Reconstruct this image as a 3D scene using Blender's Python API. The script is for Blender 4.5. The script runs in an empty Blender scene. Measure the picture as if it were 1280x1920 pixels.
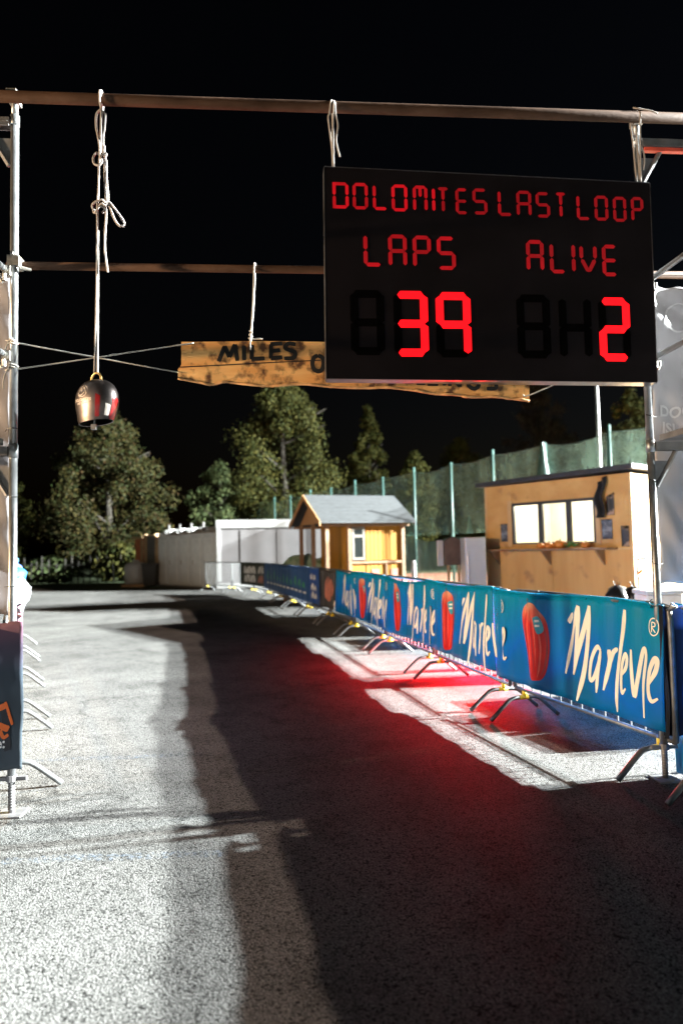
import bpy, math, random
from mathutils import Vector, Matrix, noise

sc = bpy.context.scene
COL = sc.collection
R = math.radians
random.seed(7)

# ------------------------------------------------------------------ camera
cam_d = bpy.data.cameras.new("camera")
cam = bpy.data.objects.new("camera", cam_d)
COL.objects.link(cam)
sc.camera = cam
PITCH, ROLL = R(3.11), R(1.2)
fwd = Vector((0, math.cos(PITCH), math.sin(PITCH)))
r0 = Vector((1, 0, 0))
u0 = r0.cross(fwd)
right = r0 * math.cos(ROLL) - u0 * math.sin(ROLL)
up = right.cross(fwd)
m = Matrix((right, up, -fwd)).transposed().to_4x4()
m.translation = (0, 0, 1.5)
cam.matrix_world = m
cam_d.sensor_fit = 'VERTICAL'
cam_d.sensor_height = 36
cam_d.lens = 24
cam_d.clip_start = .05
cam_d.clip_end = 1000
cam_d.dof.use_dof = True
cam_d.dof.focus_distance = 4.25
cam_d.dof.aperture_fstop = 1.25

# ------------------------------------------------------------------ night sky
w = bpy.data.worlds.new("World")
sc.world = w
w.use_nodes = True
wn = w.node_tree
sky = wn.nodes.new('ShaderNodeTexSky')
sky.sky_type = 'NISHITA'
sky.sun_disc = False
sky.sun_elevation = R(-4)
sky.sun_rotation = R(70)
bgn = wn.nodes['Background']
bgn.inputs['Strength'].default_value = .008
wn.links.new(sky.outputs[0], bgn.inputs['Color'])

# ------------------------------------------------------------------ exposure
sc.view_settings.view_transform = 'Standard'
sc.view_settings.look = 'None'
sc.view_settings.gamma = 1
sc.view_settings.exposure = 3.0
sc.cycles.use_denoising = True
sc.cycles.max_bounces = 8
sc.cycles.diffuse_bounces = 1
sc.cycles.sample_clamp_indirect = 4

# ------------------------------------------------------------------ lights (night: floodlights only)
MAST = Vector((61.5, 14.5, 0))


def spot(name, loc, target, power, col, size, cone=R(110), blend=.25):
    d = bpy.data.lights.new(name, 'SPOT')
    d.energy = power
    d.color = col
    d.shadow_soft_size = size
    d.spot_size = cone
    d.spot_blend = blend
    o = bpy.data.objects.new(name, d)
    COL.objects.link(o)
    o.location = loc
    o.rotation_euler = (Vector(target) - Vector(loc)).to_track_quat('-Z', 'Y').to_euler()
    return o


AIM = (-5, 14, 0)
LAMPS = [(27.6, 30000, (1.0, .74, .58), .4), (25.1, 195000, (.89, .985, .985), 3.0), (22.6, 300000, (.94, 1.0, .965), -3.0)]
for h, p, c, dy in LAMPS:
    spot("floodlight_beam", (MAST.x - .35, MAST.y + dy, h), AIM, p, c, .34, R(66), .75)
WARM = Vector((-8.0, 2.0, 2.6))
spot("work_light_beam", WARM + Vector((.16, .07, 0)), (1.5, 7.5, 1.2), 520, (1, .70, .41), .10, R(140), .4)
RED = Vector((1.83, 8.45, .54))


# ------------------------------------------------------------------ mesh helpers
class MB:
    def __init__(s, o=(0, 0, 0)):
        s.v, s.f, s.o = [], [], Vector(o)

    def add(s, vs, fs):
        b = len(s.v)
        s.v += [Vector(p) for p in vs]
        s.f += [tuple(b + i for i in f) for f in fs]
        return s

    def box(s, lo, hi):
        x0, y0, z0 = lo
        x1, y1, z1 = hi
        return s.add([(x0, y0, z0), (x1, y0, z0), (x1, y1, z0), (x0, y1, z0), (x0, y0, z1), (x1, y0, z1), (x1, y1, z1), (x0, y1, z1)],
                     [(3, 2, 1, 0), (4, 5, 6, 7), (0, 1, 5, 4), (1, 2, 6, 5), (2, 3, 7, 6), (3, 0, 4, 7)])

    def obox(s, c, ax, ay, az):
        c, ax, ay, az = map(Vector, (c, ax, ay, az))
        vs = [c + ax * i + ay * j + az * k for k in (-1, 1) for i, j in ((-1, -1), (1, -1), (1, 1), (-1, 1))]
        return s.add(vs, [(3, 2, 1, 0), (4, 5, 6, 7), (0, 1, 5, 4), (1, 2, 6, 5), (2, 3, 7, 6), (3, 0, 4, 7)])

    def prism(s, poly, ext):
        poly = [Vector(p) for p in poly]
        n = len(poly)
        ext = Vector(ext)
        return s.add(poly + [p + ext for p in poly],
                     [tuple(range(n))[::-1], tuple(range(n, 2 * n))] + [(i, (i + 1) % n, n + (i + 1) % n, n + i) for i in range(n)])

    def tube(s, pts, r, n=8, cap=True):
        pts = [Vector(p) for p in pts]
        k = len(pts)
        rs = r if isinstance(r, (list, tuple)) else [r] * k
        t0 = (pts[1] - pts[0]).normalized()
        a = Vector((0, 0, 1)) if abs(t0.z) < .9 else Vector((1, 0, 0))
        x = t0.cross(a).normalized()
        rings = []
        for i, p in enumerate(pts):
            t = ((pts[min(i + 1, k - 1)] - p).normalized() + (p - pts[max(i - 1, 0)]).normalized())
            t = t.normalized() if t.length > 1e-6 else t0
            x = (x - t * x.dot(t))
            x = x.normalized() if x.length > 1e-6 else t.orthogonal().normalized()
            y = t.cross(x)
            rings.append([p + (x * math.cos(2 * math.pi * j / n) + y * math.sin(2 * math.pi * j / n)) * rs[i] for j in range(n)])
        vs = [q for rg in rings for q in rg]
        fs = [(i * n + j, i * n + (j + 1) % n, (i + 1) * n + (j + 1) % n, (i + 1) * n + j) for i in range(k - 1) for j in range(n)]
        if cap:
            fs += [tuple(range(n))[::-1], tuple(range((k - 1) * n, k * n))]
        return s.add(vs, fs)

    def grid(s, fn, nu, nv):
        vs = [fn(i / nu, j / nv) for j in range(nv + 1) for i in range(nu + 1)]
        W = nu + 1
        return s.add(vs, [(j * W + i, j * W + i + 1, (j + 1) * W + i + 1, (j + 1) * W + i) for j in range(nv) for i in range(nu)])

    def lathe(s, prof, c, ex, ey, n=24):
        c, ex, ey = Vector(c), Vector(ex), Vector(ey)
        vs = [c + ex * (r * math.cos(2 * math.pi * j / n)) + ey * (r * math.sin(2 * math.pi * j / n)) + Vector((0, 0, z)) for r, z in prof for j in range(n)]
        k = len(prof)
        return s.add(vs, [(i * n + j, i * n + (j + 1) % n, (i + 1) * n + (j + 1) % n, (i + 1) * n + j) for i in range(k - 1) for j in range(n)])

    def build(s, name, mat, parent=None, smooth=False, bevel=0):
        me = bpy.data.meshes.new(name)
        me.from_pydata([tuple(p - s.o) for p in s.v], [], s.f)
        me.update()
        mats = mat if isinstance(mat, list) else [mat]
        for q in mats:
            me.materials.append(q)
        if smooth:
            me.polygons.foreach_set('use_smooth', [True] * len(me.polygons))
        o = bpy.data.objects.new(name, me)
        COL.objects.link(o)
        if parent is not None:
            o.parent = parent
        else:
            o.location = s.o
        if bevel:
            b = o.modifiers.new('bevel', 'BEVEL')
            b.width = bevel
            b.segments = 2
            b.limit_method = 'ANGLE'
        return o


def tag(o, label=None, cat=None, group=None, kind=None):
    if label:
        o['label'] = label
    if cat:
        o['category'] = cat
    if group:
        o['group'] = group
    if kind:
        o['kind'] = kind
    return o


def thing(name, label, cat, loc=(0, 0, 0), rz=0, group=None):
    o = bpy.data.objects.new(name, None)
    o.empty_display_size = .1
    COL.objects.link(o)
    o.location = loc
    o.rotation_euler = (0, 0, rz)
    return tag(o, label, cat, group)


def copy_tree(o, parent=None):
    c = o.copy()
    COL.objects.link(c)
    c.parent = parent
    for ch in list(o.children):
        copy_tree(ch, c)
    return c


def smooth_pts(pts, sub=6):
    """Catmull-Rom through the points"""
    P = [Vector(p) for p in pts]
    P = [P[0] * 2 - P[1]] + P + [P[-1] * 2 - P[-2]]
    out = []
    for i in range(1, len(P) - 2):
        a, b, c, d = P[i - 1:i + 3]
        for k in range(sub):
            t = k / sub
            out.append(.5 * ((2 * b) + (c - a) * t + (2 * a - 5 * b + 4 * c - d) * t * t + (3 * b - a - 3 * c + d) * t ** 3))
    out.append(P[-2])
    return out


def ribbon(mb, pts, wid, fn, sub=7, taper=(.55, .45), nw=2):
    """brush stroke: 2D points -> flat strip laid on the surface fn(a, b)"""
    P = smooth_pts([Vector((a, b, 0)) for a, b in pts], sub) if len(pts) > 2 else [Vector((*pts[0], 0)).lerp(Vector((*pts[1], 0)), i / 8) for i in range(9)]
    k = len(P)
    vs = []
    for i, p in enumerate(P):
        t = (P[min(i + 1, k - 1)] - P[max(i - 1, 0)]).normalized()
        nn = Vector((-t.y, t.x, 0))
        q = i / (k - 1)
        ww = wid * (min(1, taper[0] + q * 3) * min(1, taper[1] + (1 - q) * 3)) * .5
        for j in range(nw + 1):
            r = p + nn * ww * (2 * j / nw - 1)
            vs.append(fn(r.x, r.y))
    W = nw + 1
    mb.add(vs, [(i * W + j, i * W + j + 1, (i + 1) * W + j + 1, (i + 1) * W + j) for i in range(k - 1) for j in range(nw)])


def text_geo(s, size=1, cx=True, bold=0):
    c = bpy.data.curves.new('glyphs', 'FONT')
    c.body = s
    c.size = size
    c.offset = bold
    c.resolution_u = 3
    c.align_x = 'CENTER' if cx else 'LEFT'
    o = bpy.data.objects.new('glyphs', c)
    COL.objects.link(o)
    dg = bpy.context.evaluated_depsgraph_get()
    me = bpy.data.meshes.new_from_object(o.evaluated_get(dg))
    vs = [(v.co.x, v.co.y) for v in me.vertices]
    fs = [tuple(p.vertices) for p in me.polygons]
    bpy.data.objects.remove(o)
    bpy.data.curves.remove(c)
    bpy.data.meshes.remove(me)
    return vs, fs


# ------------------------------------------------------------------ materials
def mat(name, col, rough=.6, metal=0, var=.15, scale=8, bump=0, bscale=None, emit=None, estr=0, stretch=None, col2=None, spec=None, trans=0, lo=.3, hi=.7):
    m = bpy.data.materials.new(name)
    m.use_nodes = True
    nt = m.node_tree
    N, Lk = nt.nodes, nt.links
    b = N['Principled BSDF']
    b.inputs['Roughness'].default_value = rough
    b.inputs['Metallic'].default_value = metal
    if spec is not None:
        b.inputs['Specular IOR Level'].default_value = spec
    if trans:
        b.inputs['Alpha'].default_value = 1 - trans
    tc = N.new('ShaderNodeTexCoord')
    mp = N.new('ShaderNodeMapping')
    Lk.new(tc.outputs['Object'], mp.inputs[0])
    if stretch:
        mp.inputs['Scale'].default_value = stretch
    nz = N.new('ShaderNodeTexNoise')
    nz.inputs['Scale'].default_value = scale
    nz.inputs['Detail'].default_value = 5
    Lk.new(mp.outputs[0], nz.inputs['Vector'])
    mr = N.new('ShaderNodeMapRange')
    mr.inputs[1].default_value = lo
    mr.inputs[2].default_value = hi
    Lk.new(nz.outputs[0], mr.inputs[0])
    mx = N.new('ShaderNodeMix')
    mx.data_type = 'RGBA'
    c1 = tuple(x * (1 - var) for x in col)
    c2 = tuple(min(1, x * (1 + var)) for x in col) if col2 is None else col2
    mx.inputs[6].default_value = (*c1, 1)
    mx.inputs[7].default_value = (*c2, 1)
    Lk.new(mr.outputs[0], mx.inputs[0])
    Lk.new(mx.outputs[2], b.inputs['Base Color'])
    if bump:
        bn = N.new('ShaderNodeBump')
        bn.inputs['Strength'].default_value = bump
        bn.inputs['Distance'].default_value = .01
        nb = N.new('ShaderNodeTexNoise')
        nb.inputs['Scale'].default_value = bscale or scale * 3
        nb.inputs['Detail'].default_value = 4
        Lk.new(mp.outputs[0], nb.inputs['Vector'])
        Lk.new(nb.outputs[0], bn.inputs['Height'])
        Lk.new(bn.outputs[0], b.inputs['Normal'])
    if emit:
        b.inputs['Emission Color'].default_value = (*emit, 1)
        b.inputs['Emission Strength'].default_value = estr
    m['mix'] = mx.name
    return m


def asphalt():
    m = bpy.data.materials.new('asphalt')
    m.use_nodes = True
    nt = m.node_tree
    N, Lk = nt.nodes, nt.links
    b = N['Principled BSDF']
    b.inputs['Roughness'].default_value = .82
    b.inputs['Specular IOR Level'].default_value = .06
    tc = N.new('ShaderNodeTexCoord')

    def vor(scale, feat='F1'):
        v = N.new('ShaderNodeTexVoronoi')
        v.inputs['Scale'].default_value = scale
        v.feature = feat
        Lk.new(tc.outputs['Object'], v.inputs['Vector'])
        return v

    def nse(scale, det=5, rough=.6):
        v = N.new('ShaderNodeTexNoise')
        v.inputs['Scale'].default_value = scale
        v.inputs['Detail'].default_value = det
        v.inputs['Roughness'].default_value = rough
        Lk.new(tc.outputs['Object'], v.inputs['Vector'])
        return v

    def rng(src, a, b_, c, d):
        r = N.new('ShaderNodeMapRange')
        for i, x in enumerate((a, b_, c, d)):
            r.inputs[i + 1].default_value = x
        Lk.new(src, r.inputs[0])
        return r.outputs[0]

    def math_(op, a, b_):
        q = N.new('ShaderNodeMath')
        q.operation = op
        for i, x in enumerate((a, b_)):
            if isinstance(x, (int, float)):
                q.inputs[i].default_value = x
            else:
                Lk.new(x, q.inputs[i])
        return q.outputs[0]
    stones = vor(115)
    fine = vor(210)
    sep = N.new('ShaderNodeSeparateColor')
    Lk.new(stones.outputs['Color'], sep.inputs[0])
    sep2 = N.new('ShaderNodeSeparateColor')
    Lk.new(fine.outputs['Color'], sep2.inputs[0])
    v = math_('ADD', rng(sep.outputs[0], .10, .24, .045, .185), rng(sep2.outputs[1], 0, 1, -.045, .045))
    pits = rng(nse(105, 3, .7).outputs[0], .37, .46, .16, 1)
    v = math_('MULTIPLY', v, pits)
    v = math_('MULTIPLY', v, rng(stones.outputs['Distance'], .3, .6, 1, .6))
    patch = rng(nse(.45, 6).outputs[0], .3, .7, .70, 1.2)
    stain = rng(nse(2.3, 6, .7).outputs[0], .34, .5, .72, 1.04)
    v = math_('MULTIPLY', math_('MULTIPLY', v, patch), stain)
    v = math_('MULTIPLY', v, rng(nse(1.05, 4).outputs[0], .35, .65, .86, 1.08))
    # sparse hairline cracks and dark specks
    cr = N.new('ShaderNodeTexVoronoi')
    cr.feature = 'DISTANCE_TO_EDGE'
    cr.inputs['Scale'].default_value = .33
    wv = N.new('ShaderNodeVectorMath')
    wv.operation = 'MULTIPLY_ADD'
    Lk.new(nse(1.7, 6, .7).outputs['Color'], wv.inputs[0])
    wv.inputs[1].default_value = (.9, .9, 0)
    Lk.new(tc.outputs['Object'], wv.inputs[2])
    Lk.new(wv.outputs[0], cr.inputs['Vector'])
    crk = rng(cr.outputs['Distance'], .0008, .0045, .62, 1)
    gate = rng(nse(.6, 3).outputs[0], .42, .56, 1, 0)
    crk = math_('MAXIMUM', crk, gate)
    v = math_('MULTIPLY', v, crk)
    spk = rng(nse(22, 2).outputs[0], .23, .28, .45, 1)
    v = math_('MULTIPLY', v, spk)
    cc = N.new('ShaderNodeCombineColor')
    for i, k in enumerate((1.0, .985, .96)):
        Lk.new(math_('MULTIPLY', v, k), cc.inputs[i])
    Lk.new(cc.outputs[0], b.inputs['Base Color'])
    h = math_('ADD', math_('MULTIPLY', rng(stones.outputs['Distance'], 0, .7, 1, 0), 1.2), math_('MULTIPLY', nse(190, 3).outputs[0], .8))
    h = math_('ADD', h, math_('MULTIPLY', nse(14, 4).outputs[0], .7))
    bn = N.new('ShaderNodeBump')
    bn.inputs['Strength'].default_value = .6
    bn.inputs['Distance'].default_value = .004
    Lk.new(h, bn.inputs['Height'])
    Lk.new(bn.outputs[0], b.inputs['Normal'])
    return m


def wood(name, c1, c2, scale, axis, rough=.6, burn=None):
    """stretched grain; burn: (colour, scale, lo, hi) torch-burnt spots"""
    st = {'x': (.12, 1, 1), 'z': (1, 1, .12), 'y': (1, .12, 1)}[axis]
    m = mat(name, c1, rough, 0, 0, scale, bump=.25, bscale=scale * 4, stretch=st, col2=c2, lo=.35, hi=.65)
    if burn:
        nt = m.node_tree
        N, Lk = nt.nodes, nt.links
        b = N['Principled BSDF']
        tc = N.new('ShaderNodeTexCoord')
        nz = N.new('ShaderNodeTexNoise')
        nz.inputs['Scale'].default_value = burn[1]
        nz.inputs['Detail'].default_value = 3
        Lk.new(tc.outputs['Object'], nz.inputs['Vector'])
        mr = N.new('ShaderNodeMapRange')
        mr.inputs[1].default_value = burn[2]
        mr.inputs[2].default_value = burn[3]
        Lk.new(nz.outputs[0], mr.inputs[0])
        mx = N.new('ShaderNodeMix')
        mx.data_type = 'RGBA'
        Lk.new(mr.outputs[0], mx.inputs[0])
        src = N[m['mix']]
        Lk.new(src.outputs[2], mx.inputs[6])
        mx.inputs[7].default_value = (*burn[0], 1)
        Lk.new(mx.outputs[2], b.inputs['Base Color'])
    return m


def leaf_mat(name, stops, trans=.25):
    m = bpy.data.materials.new(name)
    m.use_nodes = True
    nt = m.node_tree
    N, Lk = nt.nodes, nt.links
    b = N['Principled BSDF']
    b.inputs['Roughness'].default_value = .75
    b.inputs['Specular IOR Level'].default_value = .12
    g = N.new('ShaderNodeNewGeometry')
    cr = N.new('ShaderNodeValToRGB')
    e = cr.color_ramp.elements
    e[0].color = (*stops[0], 1)
    e[1].color = (*stops[-1], 1)
    for i, s in enumerate(stops[1:-1]):
        q = e.new((i + 1) / (len(stops) - 1))
        q.color = (*s, 1)
    Lk.new(g.outputs['Random Per Island'], cr.inputs[0])
    Lk.new(cr.outputs[0], b.inputs['Base Color'])
    return m


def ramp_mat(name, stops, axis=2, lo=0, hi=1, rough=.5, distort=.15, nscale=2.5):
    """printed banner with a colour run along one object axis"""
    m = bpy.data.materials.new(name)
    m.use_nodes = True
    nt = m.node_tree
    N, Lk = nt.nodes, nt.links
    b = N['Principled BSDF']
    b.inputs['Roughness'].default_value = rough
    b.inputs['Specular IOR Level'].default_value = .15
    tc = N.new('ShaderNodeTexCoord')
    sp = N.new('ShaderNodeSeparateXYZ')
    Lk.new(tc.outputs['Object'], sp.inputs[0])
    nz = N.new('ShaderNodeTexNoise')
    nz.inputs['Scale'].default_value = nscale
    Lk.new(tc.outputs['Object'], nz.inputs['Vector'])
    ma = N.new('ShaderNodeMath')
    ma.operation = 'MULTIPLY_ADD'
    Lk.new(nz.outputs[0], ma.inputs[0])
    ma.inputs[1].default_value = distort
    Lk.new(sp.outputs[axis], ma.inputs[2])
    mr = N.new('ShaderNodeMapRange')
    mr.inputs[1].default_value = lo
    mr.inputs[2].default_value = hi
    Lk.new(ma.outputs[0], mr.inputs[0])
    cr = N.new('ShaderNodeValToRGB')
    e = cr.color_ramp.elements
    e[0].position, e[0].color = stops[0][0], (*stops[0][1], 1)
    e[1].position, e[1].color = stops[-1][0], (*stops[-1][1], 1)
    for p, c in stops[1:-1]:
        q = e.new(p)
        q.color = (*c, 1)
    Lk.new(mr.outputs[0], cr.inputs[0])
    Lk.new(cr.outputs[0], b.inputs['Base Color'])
    return m


M = {}
M['asphalt'] = asphalt()
M['grass'] = mat('grass', (.05, .075, .025), .9, 0, .4, 3, bump=.6, bscale=60)
M['clay'] = mat('clay', (.36, .14, .08), .9, 0, .2, 4)
M['blue_line'] = mat('blue_line', (.12, .17, .24), .8, 0, .2, 30, trans=.62)
M['galv'] = mat('galvanised_steel', (.30, .31, .32), .36, .8, .22, 14, bump=.12, bscale=90)
M['galv2'] = mat('galvanised_beam', (.24, .235, .24), .5, .6, .25, 9, bump=.1, bscale=60)
M['rust'] = mat('weathered_steel_tube', (.032, .017, .011), .75, 0, .3, 7, bump=.25, bscale=70, stretch=(.4, 1, 1), col2=(.075, .042, .028), spec=.06)
M['barrier'] = mat('barrier_steel', (.17, .175, .18), .45, .6, .25, 18, bump=.1)
M['coupler'] = mat('coupler_steel', (.30, .28, .25), .5, .7, .4, 30, bump=.2)
M['yellow'] = mat('yellow_tape', (.75, .55, .03), .5, 0, .15, 40)
M['rope'] = mat('rope_fibre', (.36, .32, .30), .85, 0, .15, 120, bump=.6, bscale=320)
M['cord'] = mat('pale_cord', (.42, .40, .37), .8, 0, .1, 120, bump=.4, bscale=400)
M['black_board'] = mat('board_black', (.0075, .0055, .0065), .6, 0, .3, 3, bump=.05, bscale=150, spec=.08)
M['alu'] = mat('aluminium_edge', (.35, .34, .36), .3, .9, .1, 20)
M['unlit'] = mat('unlit_segment', (.0012, .001, .001), .9, 0, .1, 20, spec=.02)
LED = [mat('led_%d' % i, (.25, .004, .008), .5, 0, .12, 25, emit=(1, .004, .014), estr=s) for i, s in enumerate((.02, .029, .04, .058))]
M['digit'] = mat('led_digit', (.3, .005, .01), .45, 0, .06, 12, emit=(1, .002, .005), estr=.3)
M['plank'] = wood('burnt_plank', (.80, .35, .095), (.95, .53, .19), 16, 'x', .65, burn=((.12, .045, .016), 13, .48, .64))
M['bark'] = mat('plank_bark_edge', (.70, .36, .14), .8, 0, .4, 14, bump=.6)
M['black_paint'] = mat('black_paint', (.006, .005, .005), .6, 0, .2, 20)
M['bell'] = mat('dark_bell_metal', (.12, .10, .095), .36, 1.0, .25, 9, bump=.03, bscale=40)
M['red_reflection'] = mat('red_reflection_paint', (.26, .008, .008), .2, 0, .15, 20)  # colour of the red mirror reflection painted onto the bell
M['brass'] = mat('brass_ring', (.55, .36, .14), .3, .9, .2, 25)
M['bell_print'] = mat('bell_print', (.62, .52, .45), .55, .1, .1, 30)
M['tarp'] = mat('white_tarp', (.44, .42, .44), .55, 0, .06, 3, bump=.3, bscale=5)
M['tarp_old'] = mat('grey_tarp', (.26, .24, .25), .6, 0, .12, 3, bump=.3, bscale=5)
M['tarp_print'] = mat('tarp_print', (.62, .60, .61), .5, 0, .03, 10)
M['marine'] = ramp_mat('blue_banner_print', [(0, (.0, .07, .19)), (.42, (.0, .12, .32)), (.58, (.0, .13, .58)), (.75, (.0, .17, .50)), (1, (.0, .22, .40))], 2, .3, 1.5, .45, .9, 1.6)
M['cream'] = mat('cream_lettering', (.90, .87, .76), .5, 0, .08, 6)
M['apple'] = ramp_mat('apple_print', [(0, (.5, .012, .012)), (.35, (.78, .03, .02)), (.7, (.62, .03, .025)), (.86, (.68, .14, .08)), (1, (.75, .42, .25))], 2, .48, 1.13, .38, .18, 9)
M['apple_light'] = mat('apple_light_print', (.80, .10, .06), .4, 0, .2, 14)
M['apple_dark'] = mat('apple_dark_print', (.40, .008, .010), .4, 0, .2, 14)
M['apple_top'] = mat('apple_top_print', (.72, .32, .16), .45, 0, .2, 14)
M['sticker'] = mat('sticker_print', (.02, .34, .42), .4, 0, .15, 12)
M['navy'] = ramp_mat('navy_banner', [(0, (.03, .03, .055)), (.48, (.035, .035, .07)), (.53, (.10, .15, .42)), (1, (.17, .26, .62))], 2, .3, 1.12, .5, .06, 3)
M['mauve'] = ramp_mat('mauve_banner', [(0, (.07, .09, .11)), (.40, (.045, .06, .08)), (.62, (.075, .06, .09)), (.8, (.19, .10, .14)), (1, (.20, .12, .16))], 2, .32, 1.12, .42, .22, 3)
M['orange_print'] = mat('orange_print', (.85, .16, .02), .45, 0, .1, 12)
M['dark_print'] = mat('dark_print', (.02, .02, .025), .45, 0, .1, 12)
M['white_print'] = mat('white_print', (.8, .8, .8), .5, 0, .05, 10)
M['navy2'] = mat('deep_blue_banner', (.02, .075, .24), .5, 0, .2, 1.5)
M['blue2'] = mat('bright_blue_print', (.01, .06, .30), .5, 0, .1, 2)
M['green_print'] = mat('green_print', (.05, .28, .16), .5, 0, .15, 6)
M['olive'] = mat('black_olive_banner', (.022, .026, .012), .55, 0, .3, 3)
M['grey_banner'] = mat('grey_banner', (.06, .055, .055), .5, 0, .3, 3)
M['salmon'] = mat('salmon_print', (.5, .17, .11), .5, 0, .3, 6)
M['ply'] = wood('plywood', (.58, .31, .09), (.68, .40, .14), 3.2, 'x', .6, burn=((.36, .17, .06), 2.2, .62, .75))
M['ply_v'] = wood('plywood_vertical', (.55, .285, .08), (.66, .37, .125), 3.2, 'z', .6, burn=((.34, .16, .06), 2.4, .6, .74))
M['batten'] = wood('light_batten', (.58, .36, .16), (.66, .43, .21), 8, 'z')
M['dark_roof'] = mat('dark_roofing', (.03, .033, .042), .6, 0, .3, 10)
M['frame_dark'] = mat('anthracite_frame', (.035, .04, .045), .45, 0, .15, 10)
M['interior'] = mat('interior_white', (.82, .80, .70), .7, 0, .05, 3)
M['beige'] = mat('interior_beige', (.60, .48, .22), .6, 0, .1, 5)
M['greypane'] = mat('grey_blind', (.38, .42, .45), .6, 0, .1, 5)
M['yellow_wood'] = wood('yellow_boards', (.38, .15, .007), (.45, .195, .012), 5, 'z')
M['brown_wood'] = wood('brown_timber', (.22, .12, .06), (.30, .17, .09), 9, 'z')
M['red_wood'] = wood('gable_timber', (.42, .20, .08), (.52, .27, .11), 7, 'z')
M['shingle'] = mat('grey_shingle', (.028, .031, .034), .75, 0, .22, 9, bump=.3)
M['white_frame'] = mat('white_frame', (.22, .20, .17), .5, 0, .08, 6)
M['glass'] = mat('dark_glass', (.02, .024, .024), .08, 0, .2, 4)
M['container'] = mat('white_container', (.085, .08, .083), .55, 0, .08, 2)
M['container2'] = mat('container_rail', (.2, .2, .2), .5, 0, .05, 3)
M['toilet'] = mat('grey_cabin_plastic', (.66, .68, .70), .5, 0, .1, 3)
M['toilet_door'] = mat('cabin_door_plastic', (.76, .77, .78), .45, 0, .08, 3)
M['white_plastic'] = mat('white_plastic', (.5, .5, .5), .4, 0, .05, 5)
M['court_post'] = mat('green_post', (.026, .066, .058), .5, 0, .12, 5)
M['net'] = mat('green_netting', (.30, .47, .41), .8, 0, .5, 1.3, stretch=(1, 1, .35), trans=.6)
M['screen'] = mat('green_windscreen', (.20, .33, .285), .8, 0, .4, 1.6, stretch=(1, 1, .3), trans=.38)
M['trunk'] = mat('tree_bark', (.02, .016, .011), .9, 0, .3, 9, bump=.5)
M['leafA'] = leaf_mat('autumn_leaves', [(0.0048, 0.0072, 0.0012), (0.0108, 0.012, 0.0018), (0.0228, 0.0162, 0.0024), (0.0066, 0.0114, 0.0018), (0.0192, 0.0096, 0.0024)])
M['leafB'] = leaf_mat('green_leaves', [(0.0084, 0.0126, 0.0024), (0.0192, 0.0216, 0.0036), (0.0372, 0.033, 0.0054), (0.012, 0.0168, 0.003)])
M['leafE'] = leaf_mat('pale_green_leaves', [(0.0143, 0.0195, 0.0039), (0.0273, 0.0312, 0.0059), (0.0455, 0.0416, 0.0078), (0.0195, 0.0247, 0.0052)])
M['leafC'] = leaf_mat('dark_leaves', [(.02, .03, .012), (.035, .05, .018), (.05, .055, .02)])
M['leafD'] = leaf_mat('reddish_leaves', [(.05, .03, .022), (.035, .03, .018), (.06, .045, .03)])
M['bag'] = mat('black_bin_bag', (.012, .012, .013), .28, 0, .2, 10, bump=.8, bscale=14)
M['blue_steel'] = mat('blue_steel', (.05, .16, .30), .45, .2, .1, 10)
M['foam'] = mat('foam_box', (.66, .60, .54), .75, 0, .08, 12)
M['orange_thing'] = mat('orange_fruit', (.72, .24, .03), .55, 0, .2, 9)
M['greenery'] = mat('leaf_green', (.10, .30, .08), .6, 0, .3, 14)
M['poster'] = mat('poster_print', (.45, .50, .55), .5, 0, .5, 9, col2=(.06, .07, .09), lo=.4, hi=.55)
M['dark_poster'] = mat('dark_poster_print', (.03, .03, .03), .5, 0, .5, 7, col2=(.35, .22, .14), lo=.52, hi=.62)
M['black_cloth'] = mat('black_cloth', (.012, .012, .014), .8, 0, .3, 8)
M['brown_box'] = mat('brown_box', (.12, .075, .05), .6, 0, .3, 6)
M['orange_paint'] = mat('orange_paint', (.55, .12, .04), .6, 0, .25, 3)
M['tan'] = mat('tan_board', (.48, .32, .18), .7, 0, .2, 5)
M['grey_board'] = mat('grey_board', (.12, .115, .115), .7, 0, .2, 4)
M['car_white'] = mat('white_car_paint', (.75, .75, .76), .25, 0, .04, 3)
M['tyre'] = mat('black_rubber', (.015, .015, .015), .8, 0, .2, 20)
M['cloth_blue'] = mat('blue_cloth', (.03, .06, .26), .6, 0, .2, 8)
M['cloth_cyan'] = mat('cyan_cloth', (.01, .10, .26), .6, 0, .2, 8)
M['cloth_white'] = mat('white_cloth', (.16, .165, .18), .7, 0, .12, 8, bump=.4)
M['cloth_grey'] = mat('grey_cloth', (.10, .105, .12), .75, 0, .2, 8, bump=.4)
M['cloth_pink'] = mat('pink_cloth', (.65, .2, .2), .7, 0, .2, 8)
M['tarp_green'] = mat('green_tarp', (.10, .34, .13), .5, 0, .45, 5, bump=.4, col2=(.5, .6, .5))
M['lens'] = mat('floodlight_lens', (.9, .9, .9), .3, emit=(1, 1, 1), estr=30)
M['lens_warm'] = mat('work_light_lens', (.9, .8, .6), .3, emit=(1, .6, .28), estr=30)
M['red_lens'] = mat('red_lamp_lens', (.6, .02, .02), .3, emit=(1, .03, .01), estr=1.5)
M['orange_plastic'] = mat('orange_plastic', (.8, .16, .04), .45, 0, .08, 12)
M['zip'] = mat('black_zip_tie', (.01, .01, .01), .5, 0, .1, 10)
M['red_paint'] = mat('red_paint', (.72, .09, .05), .5, 0, .12, 12)
M['stake'] = mat('grey_stakes', (.02, .018, .015), .9, 0, .3, 5)

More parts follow.
